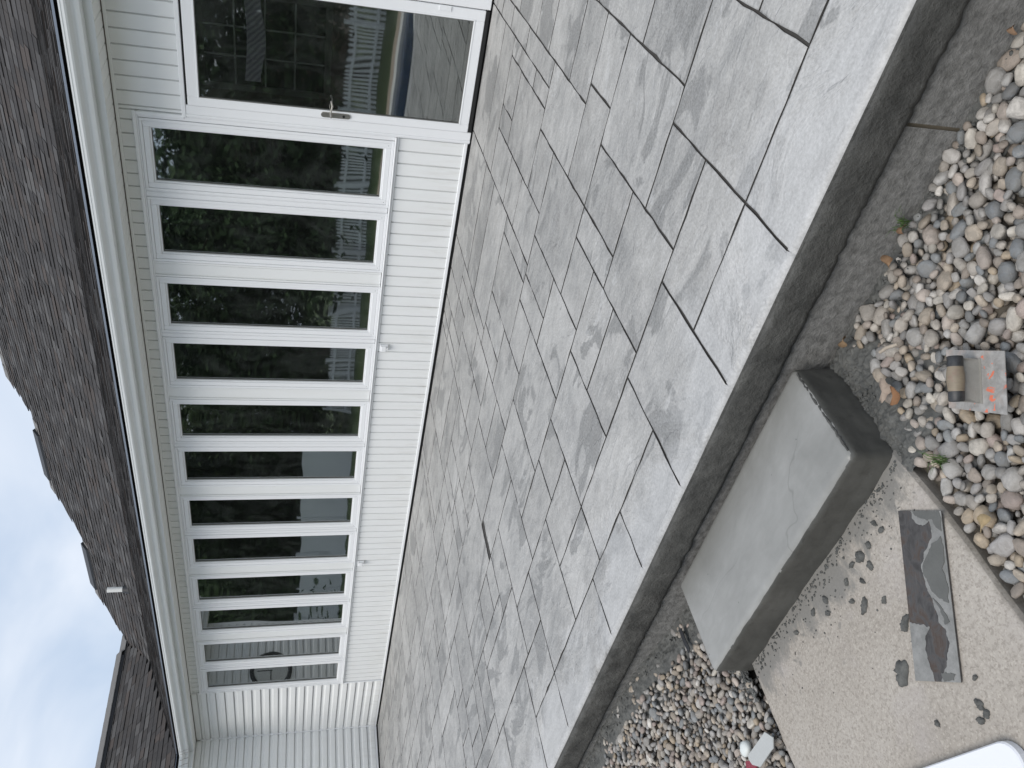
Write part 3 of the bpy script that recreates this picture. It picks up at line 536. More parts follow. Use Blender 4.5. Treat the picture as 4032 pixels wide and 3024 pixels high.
# ---- soffit, fascia, gutters
q = MB(); q.box(XC + .02, 4, -.29, .14, SOF + .012, SOF + .03); q.box(XC + .0, XC + .29, -2.1, -.29, SOF + .012, SOF + .03)
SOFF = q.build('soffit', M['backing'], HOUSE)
k = 0; x = 3.4
while x > XC + .02:
    x2 = max(x - .1085, XC + .02); y0 = -.29
    mb = MB(); pr = [(x2, SOF + .009), (x2 + .004, SOF + .002), (x2 + .010, SOF), (x - .010, SOF), (x - .004, SOF + .002), (x, SOF + .009)]
    mb.prism(pr, lambda a, b, t: (a, t, b), [y0, -.008]); mb.build('soffit_panel', M['soffit'], SOFF); x = x2
y = -.29
while y > -2.1:
    mb = MB(); pr = [(y, SOF + .009), (y - .004, SOF + .002), (y - .010, SOF), (y - .0985, SOF), (y - .1045, SOF + .002), (y - .1085, SOF + .009)]
    mb.prism(pr, lambda a, b, t: (t, a, b), [XC + .008, XC + .29]); mb.build('soffit_panel', M['soffit'], SOFF); y -= .1085
q = MB(); q.box(XC + .29, 4, -.306, -.2905, SOF - .014, 2.80, 0, .003); q.box(XC + .2905, XC + .306, -2.1, -.306, SOF - .014, 2.80, 0, .003)
q.build('fascia', M['gutter'], HOUSE)
gp = [(-.3075, 2.80), (-.3075, 2.690), (-.312, 2.686), (-.372, 2.686), (-.378, 2.690), (-.384, 2.706), (-.386, 2.722), (-.394, 2.738), (-.410, 2.748), (-.424, 2.756), (-.430, 2.768), (-.430, 2.786), (-.433, 2.788), (-.433, 2.799), (-.416, 2.800), (-.416, 2.795), (-.4285, 2.794), (-.4265, 2.770), (-.408, 2.753), (-.389, 2.741), (-.381, 2.722), (-.374, 2.693), (-.3125, 2.691), (-.3125, 2.80)]
q = MB()
q.prism(gp, lambda a, b, t: (t, a, b), [lambda a, b: XC - a, -5.2, 1.6, 4])
q.build('gutter', M['gutter'], HOUSE)
q = MB(); q.prism(gp, lambda a, b, t: (XC - a, t, b), [lambda a, b: a, -2.15]); GT2 = q.build('gutter', M['gutter'], HOUSE)
q = MB()
for dd in (.05, .13):   # lapped corner mitre seams
    q.prism([(a - .002, b) for a, b in gp[2:13]] + [(a + .003, b) for a, b in gp[2:13]][::-1], lambda a, b, t: (XC - a + t, a, b), [dd, dd + .006])
    q.prism([(a - .002, b) for a, b in gp[2:13]] + [(a + .003, b) for a, b in gp[2:13]][::-1], lambda a, b, t: (XC - a, a - t, b), [dd, dd + .006])
q.build('gutter_seam', plain('seam_sealant', (.30, .28, .26), .6), GT2)
q = MB(); q.box(XC + .33, 4, -.318, -.3115, 2.78, 2.848); q.box(XC + .3115, XC + .318, -2.1, -.33, 2.78, 2.848); q.box(XC + .31, 4, -.415, -.3135, 2.76, 2.764); q.box(XC + .3135, XC + .415, -2.1, -.42, 2.76, 2.764)  # black sheets standing in for the shade behind the gutter lip
q.build('gutter_shade_strip', M['dark'], HOUSE)
# ---- roof
pm, pu, pw, YB, ZE = .333, .62, .667, 1.80, 2.87
ZB2 = ZE + pm * (YB + .33); XW = -9.2
zM = lambda y: ZE + pm * (y + .33) if y < YB else ZB2 + pu * (y - YB)
zW = lambda x: ZE + pw * (XW - x)
SECT = [(-7.95, 6, 6.24), (-9.72, -7.95, 5.16), (-11.28, -9.72, 3.91)]
XRW = -11.25
rf = MB()
for xa, xb, yr in SECT:
    e = -.025
    P = [(-.34, ZE + e - .003), (YB, ZB2 + e), (yr, zM(yr) + e), (yr + 3.4, zM(yr) + e - 2.2)]
    vs = [(x, y, z) for x in (xa, xb) for y, z in P]
    rf.add(vs, [(0, 4, 5, 1), (1, 5, 6, 2), (2, 6, 7, 3)])
    rf.add([(xa, -.34, ZE + e - .003), (xa, YB, ZB2 + e), (xa, yr, zM(yr) + e), (xa, yr + 3.4, zM(yr) + e - 2.2)], [(0, 1, 2, 3)])
ROOF = rf.build('roof', M['deck'], HOUSE)
rf = MB(); yw0, yw1 = -2.2, 3.3
zr = zW(XRW) - .025
rf.add([(XW + .01, yw0, ZE - .028), (XRW, yw0, zr), (2 * XRW - XW, yw0, ZE - .028), (XW + .01, yw1, ZE - .028), (XRW, yw1, zr), (2 * XRW - XW, yw1, ZE - .028)], [(0, 3, 4, 1), (1, 4, 5, 2), (0, 1, 2), (3, 5, 4)])
ROOF2 = rf.build('roof', M['deck'], HOUSE)
q = MB(); q.box(XC + .33, 4, -.352, -.318, 2.849, 2.858); q.box(XC + .318, XC + .352, -2.2, -.33, 2.849, 2.858); q.box(XC + .352, 4, -.356, -.352, 2.842, 2.858); q.box(XC + .352, XC + .356, -2.2, -.356, 2.842, 2.858)
q.build('drip_edge', plain('sheen_grey_drip_metal', (.30, .33, .38), .25, .1, 5, 0, .5), HOUSE)  # dark metal whose sheen is painted in as a paler blue-grey
EXP = .143
PAL = [(.050, .048, .048), (.056, .053, .053), (.064, .061, .061), (.048, .046, .046), (.060, .055, .052), (.070, .067, .067), (.054, .052, .052), (.045, .043, .043), (.066, .057, .053), (.078, .076, .076), (.098, .096, .096), (.080, .067, .061), (.058, .055, .054), (.105, .102, .100)]
def ymax(x):
    for xa, xb, yr in SECT:
        if xa <= x <= xb: return yr
    return -9
tabs = []
rnd = random.Random(3)
def course(P, along, up, nrm, w, hgt, roof):
    """one laminated tab: butt edge proud, tapering under the next course"""
    t = rnd.choice((.0065, .0075, .0135)) + rnd.random() * .0015; e = .0015
    A, U, N = Vector(along), Vector(up), Vector(nrm); P = Vector(P); vs = []
    for (a, u, n) in ((e, 0, 0), (w - e, 0, 0), (w - e, hgt, 0), (e, hgt, 0), (e, 0, t), (w - e, 0, t), (w - e, hgt, .0008), (e, hgt, .0008)):
        vs.append(P + A * a + U * u + N * n)
    fs = [(4, 5, 6, 7), (0, 1, 5, 4), (1, 2, 6, 5), (3, 0, 4, 7)]; vs = [v for v in vs]
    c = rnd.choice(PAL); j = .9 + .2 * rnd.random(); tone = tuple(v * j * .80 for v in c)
    ctr = P + A * w / 2 + U * EXP / 2
    a = [pix(P), pix(P + A * w), pix(P + A * w + U * EXP), pix(P + U * EXP)]
    ar = 0
    if all(q[2] > 0 for q in a):
        ar = abs(sum(a[i][0] * a[(i + 1) % 4][1] - a[(i + 1) % 4][0] * a[i][1] for i in range(4))) / 2
        cx, cy, _ = pix(ctr)
        if not (0 < cx < 4032 and 0 < cy < 3024): ar = 0
    tabs.append((ar, vs, fs, tone, roof, ctr))
def slope(y0, y1, z0, p, xa, xb, first):
    th = math.atan(p); up = (0, math.cos(th), math.sin(th)); nr = (0, -math.sin(th), math.cos(th)); dy = EXP * math.cos(th); n = int((y1 - y0) / dy) + 1
    for k in range(n):
        y = y0 + k * dy; x = xa + rnd.random() * .2
        if y > y1: break
        z = z0 + (y - y0) * p
        while x < xb:
            wd = rnd.uniform(.10, .30); ym = min(ymax(x + .02), ymax(x + wd - .02))
            if y + .05 < ym and not (x + wd / 2 < XW and zW(x + wd / 2) > z + .06 and x > XRW - 2):
                vis = pix((x, y, z)); 
                if vis[2] > 0 and -500 < vis[0] < 4500 and -700 < vis[1] < 3700: course((x, y, z - .004), (1, 0, 0), up, nr, wd, EXP * 1.25, ROOF)
            x += wd
slope(-.352, YB, ZE - .007, pm, -11.28, 5.6, True); slope(YB - .02, 6.26, ZB2 - .01, pu, -11.28, 5.6, False)
th = math.atan(pw); up = (-math.cos(th), 0, math.sin(th)); nr = (math.sin(th), 0, math.cos(th)); dx = EXP * math.cos(th)
for k in range(int((XW + .022 - XRW) / dx) + 1):
    x = XW + .022 - k * dx; y = yw0 + rnd.random() * .2
    while y < yw1:
        wd = rnd.uniform(.10, .30); yc = y + wd / 2; z = zW(x)
        if zM(yc) < z + .05 and inview((x, yc, z), 700): course((x, y, z - .004), (0, 1, 0), up, nr, wd, EXP * 1.25, ROOF2)
        y += wd
tabs.sort(key=lambda t: -t[0])
bulk = {ROOF.name: MB(), ROOF2.name: MB()}
for i, (ar, vs, fs, tone, rfo, ctr) in enumerate(tabs):
    if i < 300:
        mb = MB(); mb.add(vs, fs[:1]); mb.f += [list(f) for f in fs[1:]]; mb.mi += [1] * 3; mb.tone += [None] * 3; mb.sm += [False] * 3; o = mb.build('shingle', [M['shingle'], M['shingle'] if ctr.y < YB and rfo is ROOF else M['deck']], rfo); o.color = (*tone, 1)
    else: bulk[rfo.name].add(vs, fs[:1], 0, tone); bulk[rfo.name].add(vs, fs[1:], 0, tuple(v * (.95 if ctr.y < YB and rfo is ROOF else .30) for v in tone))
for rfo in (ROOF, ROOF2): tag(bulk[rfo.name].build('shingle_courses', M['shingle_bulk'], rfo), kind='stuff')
# ridge vents and caps
for xa, xb, yr in ((-9.36, -8.23, 5.16), (-10.98, -9.80, 3.91)):
    z = zM(yr); q = MB()
    q.prism([(-.15, -.085), (-.15, -.045), (0, .062), (.15, -.045), (.15, -.085), (0, .025)], lambda a, b, t: (t, yr + a, z + b), [xa, xb]); q.build('ridge_vent', M['vent_black'], ROOF)
for xa, xb, yr in SECT:
    q = MB(); z = zM(yr); x = xa
    while x < min(xb, 4) - .01:
        x2 = min(x + .3, xb); q.prism([(-.16, -.096), (0, .012), (.16, -.096), (.16, -.106), (0, .0), (-.16, -.106)], lambda a, b, t: (t, yr + a, z + b + (t - xa) % .3 * .02), [x + .002, x2]); x = x2
    q.build('ridge_cap', M['cap'], ROOF)
zr = zW(XRW)
q = MB(); q.prism([(-.15, -.085), (-.15, -.04), (-.10, .0), (.10, .0), (.15, -.04), (.15, -.085), (0, .02)], lambda a, b, t: (XRW + a, t, zr + b), [-2.2, 2.45]); q.build('ridge_vent', M['vent_black'], ROOF2)
y = -2.2; q = MB()
while y < 2.95:
    h = .034 if y < 2.4 else -.01
    q.prism([(-.155, -.070 + h), (0, .030 + h), (.155, -.070 + h), (.155, -.060 + h), (0, .044 + h), (-.155, -.060 + h)], lambda a, b, t: (XRW + a, t, zr + b + (t - y) * .012), [y + .002, y + .25]); y += .25
q.build('ridge_cap', M['cap'], ROOF2)
pb = Vector((-8.86, 2.23, 3.83))
q = MB(); q.tube([pb + Vector((0, 0, -.05)), pb + Vector((0, 0, .075))], [.09, .052], 14); q.box(pb.x - .14, pb.x + .14, pb.y - .17, pb.y - .168, pb.z - .12, pb.z - .09); PBT = q.build('pipe_boot', M['vent_black'], ROOF)
q = MB(); q.tube([pb + Vector((0, 0, .02)), pb + Vector((0, 0, .300))], .042, 16); q.tube([pb + Vector((0, 0, .301)), pb + Vector((0, 0, .3015))], .032, 12, 1); q.build('vent_pipe', [M['pipe'], M['dark']], ROOF)
# wall clock seen in the last windows
CK = empty('wall_clock', (XC + .02, -.97, 1.62), 'large round black-rimmed wall clock with pale face mirrored in the farthest windows', 'clock')
q = MB(); n = 40; R0 = .29
for i in range(n + 1):
    a = 2 * math.pi * i / n
    for (r_, x_) in ((R0 - .03, .012), (R0 - .025, .035), (R0, .042), (R0 + .03, .028), (R0 + .035, 0)): q.v.append((XC + .02 + x_, -.97 + r_ * math.cos(a), 1.62 + r_ * math.sin(a)))
for i in range(n):
    for k in range(4): a = i * 5 + k; q.f.append([a, a + 1, a + 6, a + 5]); q.mi.append(0); q.tone.append(None); q.sm.append(True)
q.build('rim', M['vent_black'], CK)
q = MB(); q.prism([(R0 * math.cos(2 * math.pi * i / 32), R0 * math.sin(2 * math.pi * i / 32)) for i in range(32)], lambda a, b, t: (t, -.97 + a, 1.62 + b), [XC + .016, XC + .034]); q.build('face', plain('clock_face', (.55, .56, .54), .5, .15, 6), CK)
q = MB(); q.box(XC + .0345, XC + .038, -.977, -.963, 1.60, 1.83); q.build('hand', M['dark'], CK); q = MB(); q.box(XC + .0385, XC + .041, -.977, -.81, 1.613, 1.627); q.build('hand', M['dark'], CK)
# ================================================================= BACK YARD (seen in the glass)
yz = lambda y: -.42 if y > -9 else (-.42 - min(1, (-9 - y) / 7) * .36)
white = M['trim']
def vinyl(name, col): return plain(name, col, .4, .03)
PF = empty('picket_fence', (-4, -16.5, yz(-16.5)), 'low white picket fence along the back of the lawn mirrored in glass', 'fence')
me_p = MB(); me_p.prism([(-.035, 0), (.035, 0), (.035, .86), (0, .92), (-.035, .86)], lambda a, b, t: (a, t, b + .05), [-.011, .011]); mp_ = me_p.mesh('picket', white)
me_q = MB(); me_q.box(-.055, .055, -.055, .055, 0, 1.05, 0, .01); me_q.box(-.07, .07, -.07, .07, 1.05, 1.08, 0, .01); mq_ = me_q.mesh('post', white)
for i in range(int(23.4 / .125)): link('picket', mp_, PF, (-18.4 + i * .125, -16.5, yz(-16.5)))
for i in range(11): link('post', mq_, PF, (-18.4 + i * 2.34, -16.45, yz(-16.5)))
for hz in (.2, .75): q = MB(); q.box(-18.4, 5, -16.486, -16.46, yz(-16.5) + hz, yz(-16.5) + hz + .08); q.build('rail', white, PF)
VF = empty('privacy_fence', (-24, -15, yz(-15)), 'tall white solid privacy fence at the left end of the lawn mirrored in glass', 'fence')
for i in range(8):
    q = MB(); x0 = -36 + i * 2.2
    for k in range(14): q.box(x0 + .08 + k * .147, x0 + .08 + k * .147 + .144, -15.02, -14.98, yz(-15) + .06, yz(-15) + 1.62)
    q.box(x0 + .06, x0 + 2.14, -15.03, -14.97, yz(-15) + 1.62, yz(-15) + 1.76); q.box(x0 + .06, x0 + 2.14, -15.03, -14.97, yz(-15) + .0, yz(-15) + .06); q.build('panel', white, VF)
    q = MB(); q.box(x0 - .06, x0 + .06, -15.06, -14.94, yz(-15), yz(-15) + 1.9, 0, .01); q.build('post', white, VF)
# pool with pale coping
q = MB(); pp = [(-5.0 + 4.0 * math.copysign(abs(math.cos(a)) ** .8, math.cos(a)), -8.0 + 1.35 * math.copysign(abs(math.sin(a)) ** .8, math.sin(a))) for a in [2 * math.pi * k / 48 for k in range(48)]]
def off(d): return [(-5.0 + (x + 5.0) * (1 + d / 4.0), -8.0 + (y + 8.0) * (1 + d / 1.35)) for x, y in pp]
o1, o2 = off(.0), off(.28)
q.add([(x, y, -.355) for x, y in o1] + [(x, y, -.345) for x, y in o2] + [(x, y, -.45) for x, y in o2] + [(x, y, -.6) for x, y in o1], [(i, (i + 1) % 48, 48 + (i + 1) % 48, 48 + i) for i in range(48)] + [(48 + i, 48 + (i + 1) % 48, 96 + (i + 1) % 48, 96 + i) for i in range(48)] + [(i, 144 + i, 144 + (i + 1) % 48, (i + 1) % 48) for i in range(48)])
tag(q.build('pool_coping', plain('pale_coping', (.66, .65, .62), .6), None), kind='structure')
q = MB(); q.add([(x, y, -.405) for x, y in o1], [tuple(range(48))])
g = G('pool_water'); tag(q.build('pool_water', g.pbr((.02, .045, .10), .08, g.bump(g.noise(g.pos(), 5, 3), .3, .02))), kind='structure')
q = MB(); o3 = off(1.0); q.add([(x, y, -.362) for x, y in off(.27)] + [(x, y, -.365) for x, y in o3], [(i, (i + 1) % 48, 48 + (i + 1) % 48, 48 + i) for i in range(48)])
tag(q.build('pool_deck', plain('tan_pool_deck', (.36, .29, .22), .85, .1, 8)), kind='structure')
# trees
def m_leaf(n, a, b):
    g = G(n); oi = g.n('ShaderNodeObjectInfo').outputs['Random']; nn = g.n('ShaderNodeVectorMath', {0: g.n('ShaderNodeVectorMath', {0: g.n('ShaderNodeNewGeometry').outputs['Normal'], 'Scale': .35}, operation='SCALE').outputs[0], 1: (0, .1, .6)}, operation='ADD').outputs[0]; nn = g.n('ShaderNodeVectorMath', {0: nn}, operation='NORMALIZE').outputs[0]; return g.pbr(g.mix(g.noise(g.pos(), .8, 4, .65), a, b), .9, nn, 0, .1)
leafm = [m_leaf('leaf_dark', (.022, .042, .018), (.075, .115, .045)), m_leaf('leaf_mid', (.03, .052, .022), (.095, .135, .055))]
bark = plain('bark', (.075, .06, .045), .9, .25, 9, .8)
def tree_meshes(seed, H, Rr, conifer):
    r = random.Random(seed); t = MB(); t.tube([(0, 0, 0), (.05, .03, H * .35), (.0, .1, H * .7), (.1, 0, H * .95)], [.28, .21, .12, .04], 8)
    for k in range(9):
        a = r.random() * 6.28; z = H * r.uniform(.3, .75); l = Rr * r.uniform(.5, .9); t.tube([(0, 0, z), (math.cos(a) * l * .5, math.sin(a) * l * .5, z + l * .3), (math.cos(a) * l, math.sin(a) * l, z + l * .5)], [.08, .05, .015], 5)
    c = MB(); cl = [(r.gauss(0, Rr * .42), r.gauss(0, Rr * .42), H * r.uniform(.18, .98)) for _ in range(95)]
    for cx, cy, cz in cl:
        s = Rr * r.uniform(.18, .34) * (1.15 - .5 * cz / H if conifer else 1)
        for _ in range(120):
            p = Vector((cx + r.gauss(0, s), cy + r.gauss(0, s), cz + r.gauss(0, s * .8))); u = Vector((r.gauss(0, 1), r.gauss(0, 1), r.gauss(0, .6))).normalized(); v = u.orthogonal().normalized(); L_ = r.uniform(.08, .17)
            c.add([p - u * L_, p + v * L_ * .5, p + u * L_, p - v * L_ * .5], [(0, 1, 2, 3)])
    return t.mesh('trunk', bark), c.mesh('crown', leafm[seed % 2])
kinds = [tree_meshes(1, 7.2, 2.9, False), tree_meshes(2, 8.2, 2.7, True), tree_meshes(4, 6.2, 3.2, False)]
TL = ['tall broad dark green tree behind the picket fence', 'tall narrow dark green tree behind the fence', 'low spreading green tree behind the fence']
tps = [(-3, -19, 0), (1.5, -20, 1), (-7, -20.5, 1), (-10.5, -19, 2), (-14, -22, 0), (-17.5, -19, 1), (-21.5, -21, 0), (-26, -19, 2), (-30, -22, 1), (-36, -20, 0), (5, -20, 2), (-24, -18.5, 0), (-29, -18.6, 2), (-33, -19, 1), (-38, -19, 2), (-31, -26, 0), (-19, -27, 1), (-27, -28, 0), (-42, -18, 1), (-44, -10, 0)]
for i, (x, y, k) in enumerate(tps):
    e = empty('yard_tree', (x, y, -.8), TL[k] + ' mirrored in the windows', 'tree', 'yard trees of kind %s' % ('abc'[k]) if 0 else ['broad trees behind the fence', 'narrow trees behind the fence', 'spreading trees behind the fence'][k])
    for nm, me_ in zip(('trunk', 'crown'), kinds[k]): link(nm, me_, e, (x, y, -.8)).rotation_euler.z = i * 1.7
NH = empty('neighbour_house', (-15, -31, -.8), 'brown neighbouring house beyond the picket fence mirrored in a window', 'house')
q = MB(); q.box(-20, -9.5, -36, -30.5, -.9, 3.2); q.add([(-20, -30.5, 3.2), (-9.5, -30.5, 3.2), (-14.7, -30.5, 6.6)], [(0, 1, 2)]); q.build('wall', plain('brown_siding', (.12, .085, .062), .8), NH)
q = MB(); q.prism([(-20.5, 2.95), (-14.7, 6.9), (-9.0, 2.95), (-9.0, 3.2), (-14.7, 7.1), (-20.5, 3.2)], lambda a, b, t: (a, t, b), [-36.3, -30.1]); q.build('roof', M['trim'], NH)
q = MB(); q.ring(-15.6, -14, .4, 1.9, .09, -30.49, -30.42); WN = q.build('window', M['trim'], NH); q = MB(); q.box(-15.5, -14.1, -30.49, -30.47, .5, 1.8); q.build('pane', M['entry_glass'], WN)
# ================================================================= GRAVEL
STC = [(.27, .245, .215), (.25, .237, .22), (.32, .288, .25), (.21, .202, .193), (.28, .238, .19), (.38, .35, .305), (.26, .21, .185), (.18, .187, .188), (.31, .265, .23), (.215, .18, .15), (.43, .405, .37), (.145, .152, .156), (.29, .232, .165), (.25, .238, .228), (.33, .28, .225), (.20, .193, .182), (.36, .34, .315), (.30, .29, .275)]
def stone_mesh(seed, sub=2):
    r = random.Random(seed); bm = bmesh.new(); bmesh.ops.create_icosphere(bm, subdivisions=sub, radius=1)
    o = Vector((r.random() * 50, r.random() * 50, 0)); e = r.uniform(2.2, 3.4)
    for v in bm.verts:
        p = v.co.copy(); s = (abs(p.x) ** e + abs(p.y) ** e + abs(p.z) ** e) ** (-1 / e)
        v.co = p * s * .93 * (1 + .26 * noise.noise(p * .9 + o) + .10 * noise.noise(p * 2.3 + o) + .03 * noise.noise(p * 5 + o))
    for f in bm.faces: f.smooth = True
    me = bpy.data.meshes.new('stone'); bm.to_mesh(me); bm.free(); me.materials.append(M['stone']); return me
SM = [stone_mesh(s) for s in range(12)]; SL_ = [stone_mesh(s + 40, 1) for s in range(6)]
def pack(reg, rmin, rmax, n, seed, gap):
    r = random.Random(seed); cell = rmax * 2; grid = {}; outp = []
    for _ in range(n):
        x = r.uniform(reg[0], reg[1]); y = r.uniform(reg[2], reg[3]); rr = rmin + (rmax - rmin) * r.random() ** 1.35
        if not reg[4](x, y, rr): continue
        ci, cj = int(x // cell), int(y // cell); ok = True
        for i in (-1, 0, 1):
            for j in (-1, 0, 1):
                for (a, b, c) in grid.get((ci + i, cj + j), ()):
                    if (a - x) ** 2 + (b - y) ** 2 < ((c + rr) * gap) ** 2: ok = False; break
                if not ok: break
            if not ok: break
        if ok: grid.setdefault((ci, cj), []).append((x, y, rr)); outp.append((x, y, rr))
    return outp
def rise(x, y):
    s = lambda t: (lambda u: u * u * (3 - 2 * u))(max(0.0, min(1.0, t)))
    return .115 * s((.33 - x) / .95) * s((y + 5.05) / .55) if x < .4 else 0.0
def bed(name, reg, rmin, rmax, seed, soil, mesh_hi, zc):
    q = MB(); x0, x1, y0, y1 = reg[:4]; nx, ny = 30, 16
    for i in range(nx + 1):
        for j in range(ny + 1):
            x = x0 + (x1 - x0) * i / nx; y = y0 + (y1 - y0) * j / ny; q.v.append((x, y, zc + rise(x, y) - .042 + .012 * noise.noise((x * 6, y * 6, 1))))
    for i in range(nx):
        for j in range(ny): a = i * (ny + 1) + j; q.f.append([a, a + 1, a + ny + 2, a + ny + 1]); q.mi.append(0); q.tone.append(None); q.sm.append(True)
    B = tag(q.build(name, M['soil']), kind='structure')
    r = random.Random(seed); st = []
    for lay, (gp_, dz, n) in enumerate(((.70, -.026, 60000), (.76, -.004, 60000))):
        for (x, y, rr) in pack(reg, rmin, rmax, n, seed + lay, gp_):
            if lay == 1 and r.random() < .10: continue
            s = (rr * r.uniform(.95, 1.42), rr * r.uniform(.74, 1.02), rr * r.uniform(.5, .8))
            st.append(((x, y, zc + rise(x, y) + dz + r.uniform(-.006, .006) - (rr * .25)), s, (r.gauss(0, .35), r.gauss(0, .35), r.uniform(0, 6.28)), lay, rr))
    st = [q_ for q_ in st if inview(q_[0], 900)]
    def score(q_):
        x, y, z = pix(q_[0]); vis = (0 < x < 4032 and 0 < y < 3024)
        return (q_[4] / z) * (1.0 if q_[3] == 1 else .45) * (1 if vis else .01)
    st.sort(key=lambda q_: -score(q_))
    bulkm = MB()
    for i, (p, s, ro, lay, rr) in enumerate(st):
        c = r.choice(STC); j = r.uniform(.8, 1.2); col = tuple(v * j * 1.17 for v in c)
        if i < 300:
            o = link('stone', r.choice(SM), B, p); o.scale = s; o.rotation_euler = ro; o.color = (*col, 1)
        else:
            me = r.choice(SM if mesh_hi and lay == 1 else SL_); mt = Matrix.LocRotScale(Vector(p), __import__('mathutils').Euler(ro), Vector(s))
            bulkm.add([mt @ v.co for v in me.vertices], [tuple(f.vertices) for f in me.polygons], 0, col, True)
    tag(bulkm.build('loose_stones', M['stone_bulk'], B), kind='stuff')
    return B
stepbox = lambda x, y, r: not (.30 - r * .6 < x < 1.50 + r * .6 and -4.86 < y)
TRC = Vector((1.863, -4.938))
def reg_r(x, y, r):
    d = Vector((x, y)) - TRC
    return y + r * .8 < -4.415 and x - r * .75 > 1.530 - .004 * (y < -4.9) and stepbox(x, y, r) and not (x < 1.585 + .07 * noise.noise((x * 9, y * 9, 0)) and y > -4.80) and not (y > -4.455 and x < 2.2 and noise.noise((x * 8, y * 8, 8)) > .15)
def reg_l(x, y, r):
    return y + r * .8 < -4.415 and x + r < .372 - .02 * (y > -5) and stepbox(x, y, r) and not (y > -4.53 and noise.noise((x * 6, y * 6, 3)) > -.1)
bed('gravel_bed', (1.5, 3.2, -6.1, -4.40, reg_r), .0125, .031, 5, M['soil'], True, GZ - .012)
bed('gravel_bed', (-3.4, .40, -5.75, -4.40, reg_l), .0095, .021, 9, M['soil'], True, GZ - .004)
# mortar crumbs that fell along the new work
r = random.Random(8); cr_ = MB(); ICO = SL_[0]
def lump(x, y, z, s, fl=.6):
    me = SL_[r.randrange(6)]; mt = Matrix.LocRotScale(Vector((x, y, z)), __import__('mathutils').Euler((r.random() * 6, r.random() * 6, r.random() * 6)), Vector((s * r.uniform(.7, 1.3), s * r.uniform(.7, 1.2), s * r.uniform(.5, 1))))
    vs = []
    for v in me.vertices:
        p = v.co * (1 + .35 * noise.noise(v.co * 2.3 + Vector((x * 40, y * 40, 0)))); p = mt @ p; p.z = z + (p.z - z) * fl; vs.append(p)
    cr_.add(vs, [tuple(f.vertices) for f in me.polygons], 0, None, r.random() < .4)
def mound(x0, x1, y0, y1, n, m, base, amp, fall):
    b0 = len(cr_.v)
    for i in range(n + 1):
        for j in range(m + 1):
            x = x0 + (x1 - x0) * i / n; y = y0 + (y1 - y0) * j / m; h = noise.noise((x * 14, y * 14, 2)) * .5 + abs(noise.noise((x * 38, y * 38, 5))) * .55 + noise.noise((x * 90, y * 90, 1)) * .22
            cr_.v.append((x, y, base + rise(x, y) + amp * (h + .25) * fall(x, y) - .02 * (1 - fall(x, y))))
    for i in range(n):
        for j in range(m): a = b0 + i * (m + 1) + j; cr_.f.append([a, a + 1, a + m + 2, a + m + 1]); cr_.mi.append(0); cr_.tone.append(None); cr_.sm.append(False)
mound(1.485, 1.80, -4.90, -4.42, 70, 100, -.322, .026, lambda x, y: max(0, min(1, (1.66 + .07 * noise.noise((y * 9, 3, 0)) - x) / .08)))
mound(1.6, 2.8, -4.56, -4.41, 220, 28, -.330, .016, lambda x, y: max(0, min(1, (y + 4.485 + .06 * noise.noise((x * 7, 1, 0))) / .05)) * max(0, min(1, (2.75 - x) / .3)))
mound(-2.9, .345, -4.62, -4.41, 420, 30, -.309, .024, lambda x, y: max(0, min(1, (y + 4.555 + .08 * noise.noise((x * 5, 1, 0))) / .05)))
mound(.22, .345, -4.95, -4.42, 26, 90, -.308, .022, lambda x, y: max(0, min(1, (x - .275 + .06 * noise.noise((y * 9, 3, 0))) / .04)))
for _ in range(620):    # between the step's right face and the stones
    x = 1.49 + abs(r.gauss(0, .085)); y = r.uniform(-4.86, -4.44); lump(x, y, (-.318 if x < 1.57 else -.338) + r.uniform(-.012, .006), r.uniform(.003, .011))
for _ in range(500):    # along the slab on the right
    x = r.uniform(1.5, 2.7); y = -4.435 - abs(r.gauss(0, .030)); lump(x, y, (-.322 if y > -4.45 else -.338) + r.uniform(-.012, .006), r.uniform(.003, .010))
for _ in range(1100):    # along the slab on the left
    x = r.uniform(-2.6, .33); y = -4.435 - abs(r.gauss(0, .06)); lump(x, y, rise(x, y) + (-.306 if y > -4.50 else -.322) + r.uniform(-.012, .008), r.uniform(.003, .010))
for _ in range(330):    # left flank of the step
    x = .345 - abs(r.gauss(0, .05)); y = r.uniform(-4.92, -4.44); lump(x, y, rise(x, y) - .302 + r.uniform(-.008, .010), r.uniform(.002, .009))
for _ in range(260):    # foot of the step front, on the walk
    x = r.uniform(.39, 1.49); y = -4.843 - abs(r.gauss(0, .022)); lump(x, y, GZ + .001, r.uniform(.0015, .006))
for _ in range(90):
    x = r.uniform(.5, 1.45); y = -4.87 - abs(r.gauss(0, .09)); lump(x, y, GZ + .001, r.uniform(.001, .004))
for _ in range(14): lump(r.uniform(.45, 1.5), r.uniform(-5.6, -5.1), GZ + .001, r.uniform(.001, .003))
tag(cr_.build('mortar_crumbs', M['crumb']), 'dark damp mortar crumbs fallen along the foot of the new concrete', 'rubble', kind='stuff')
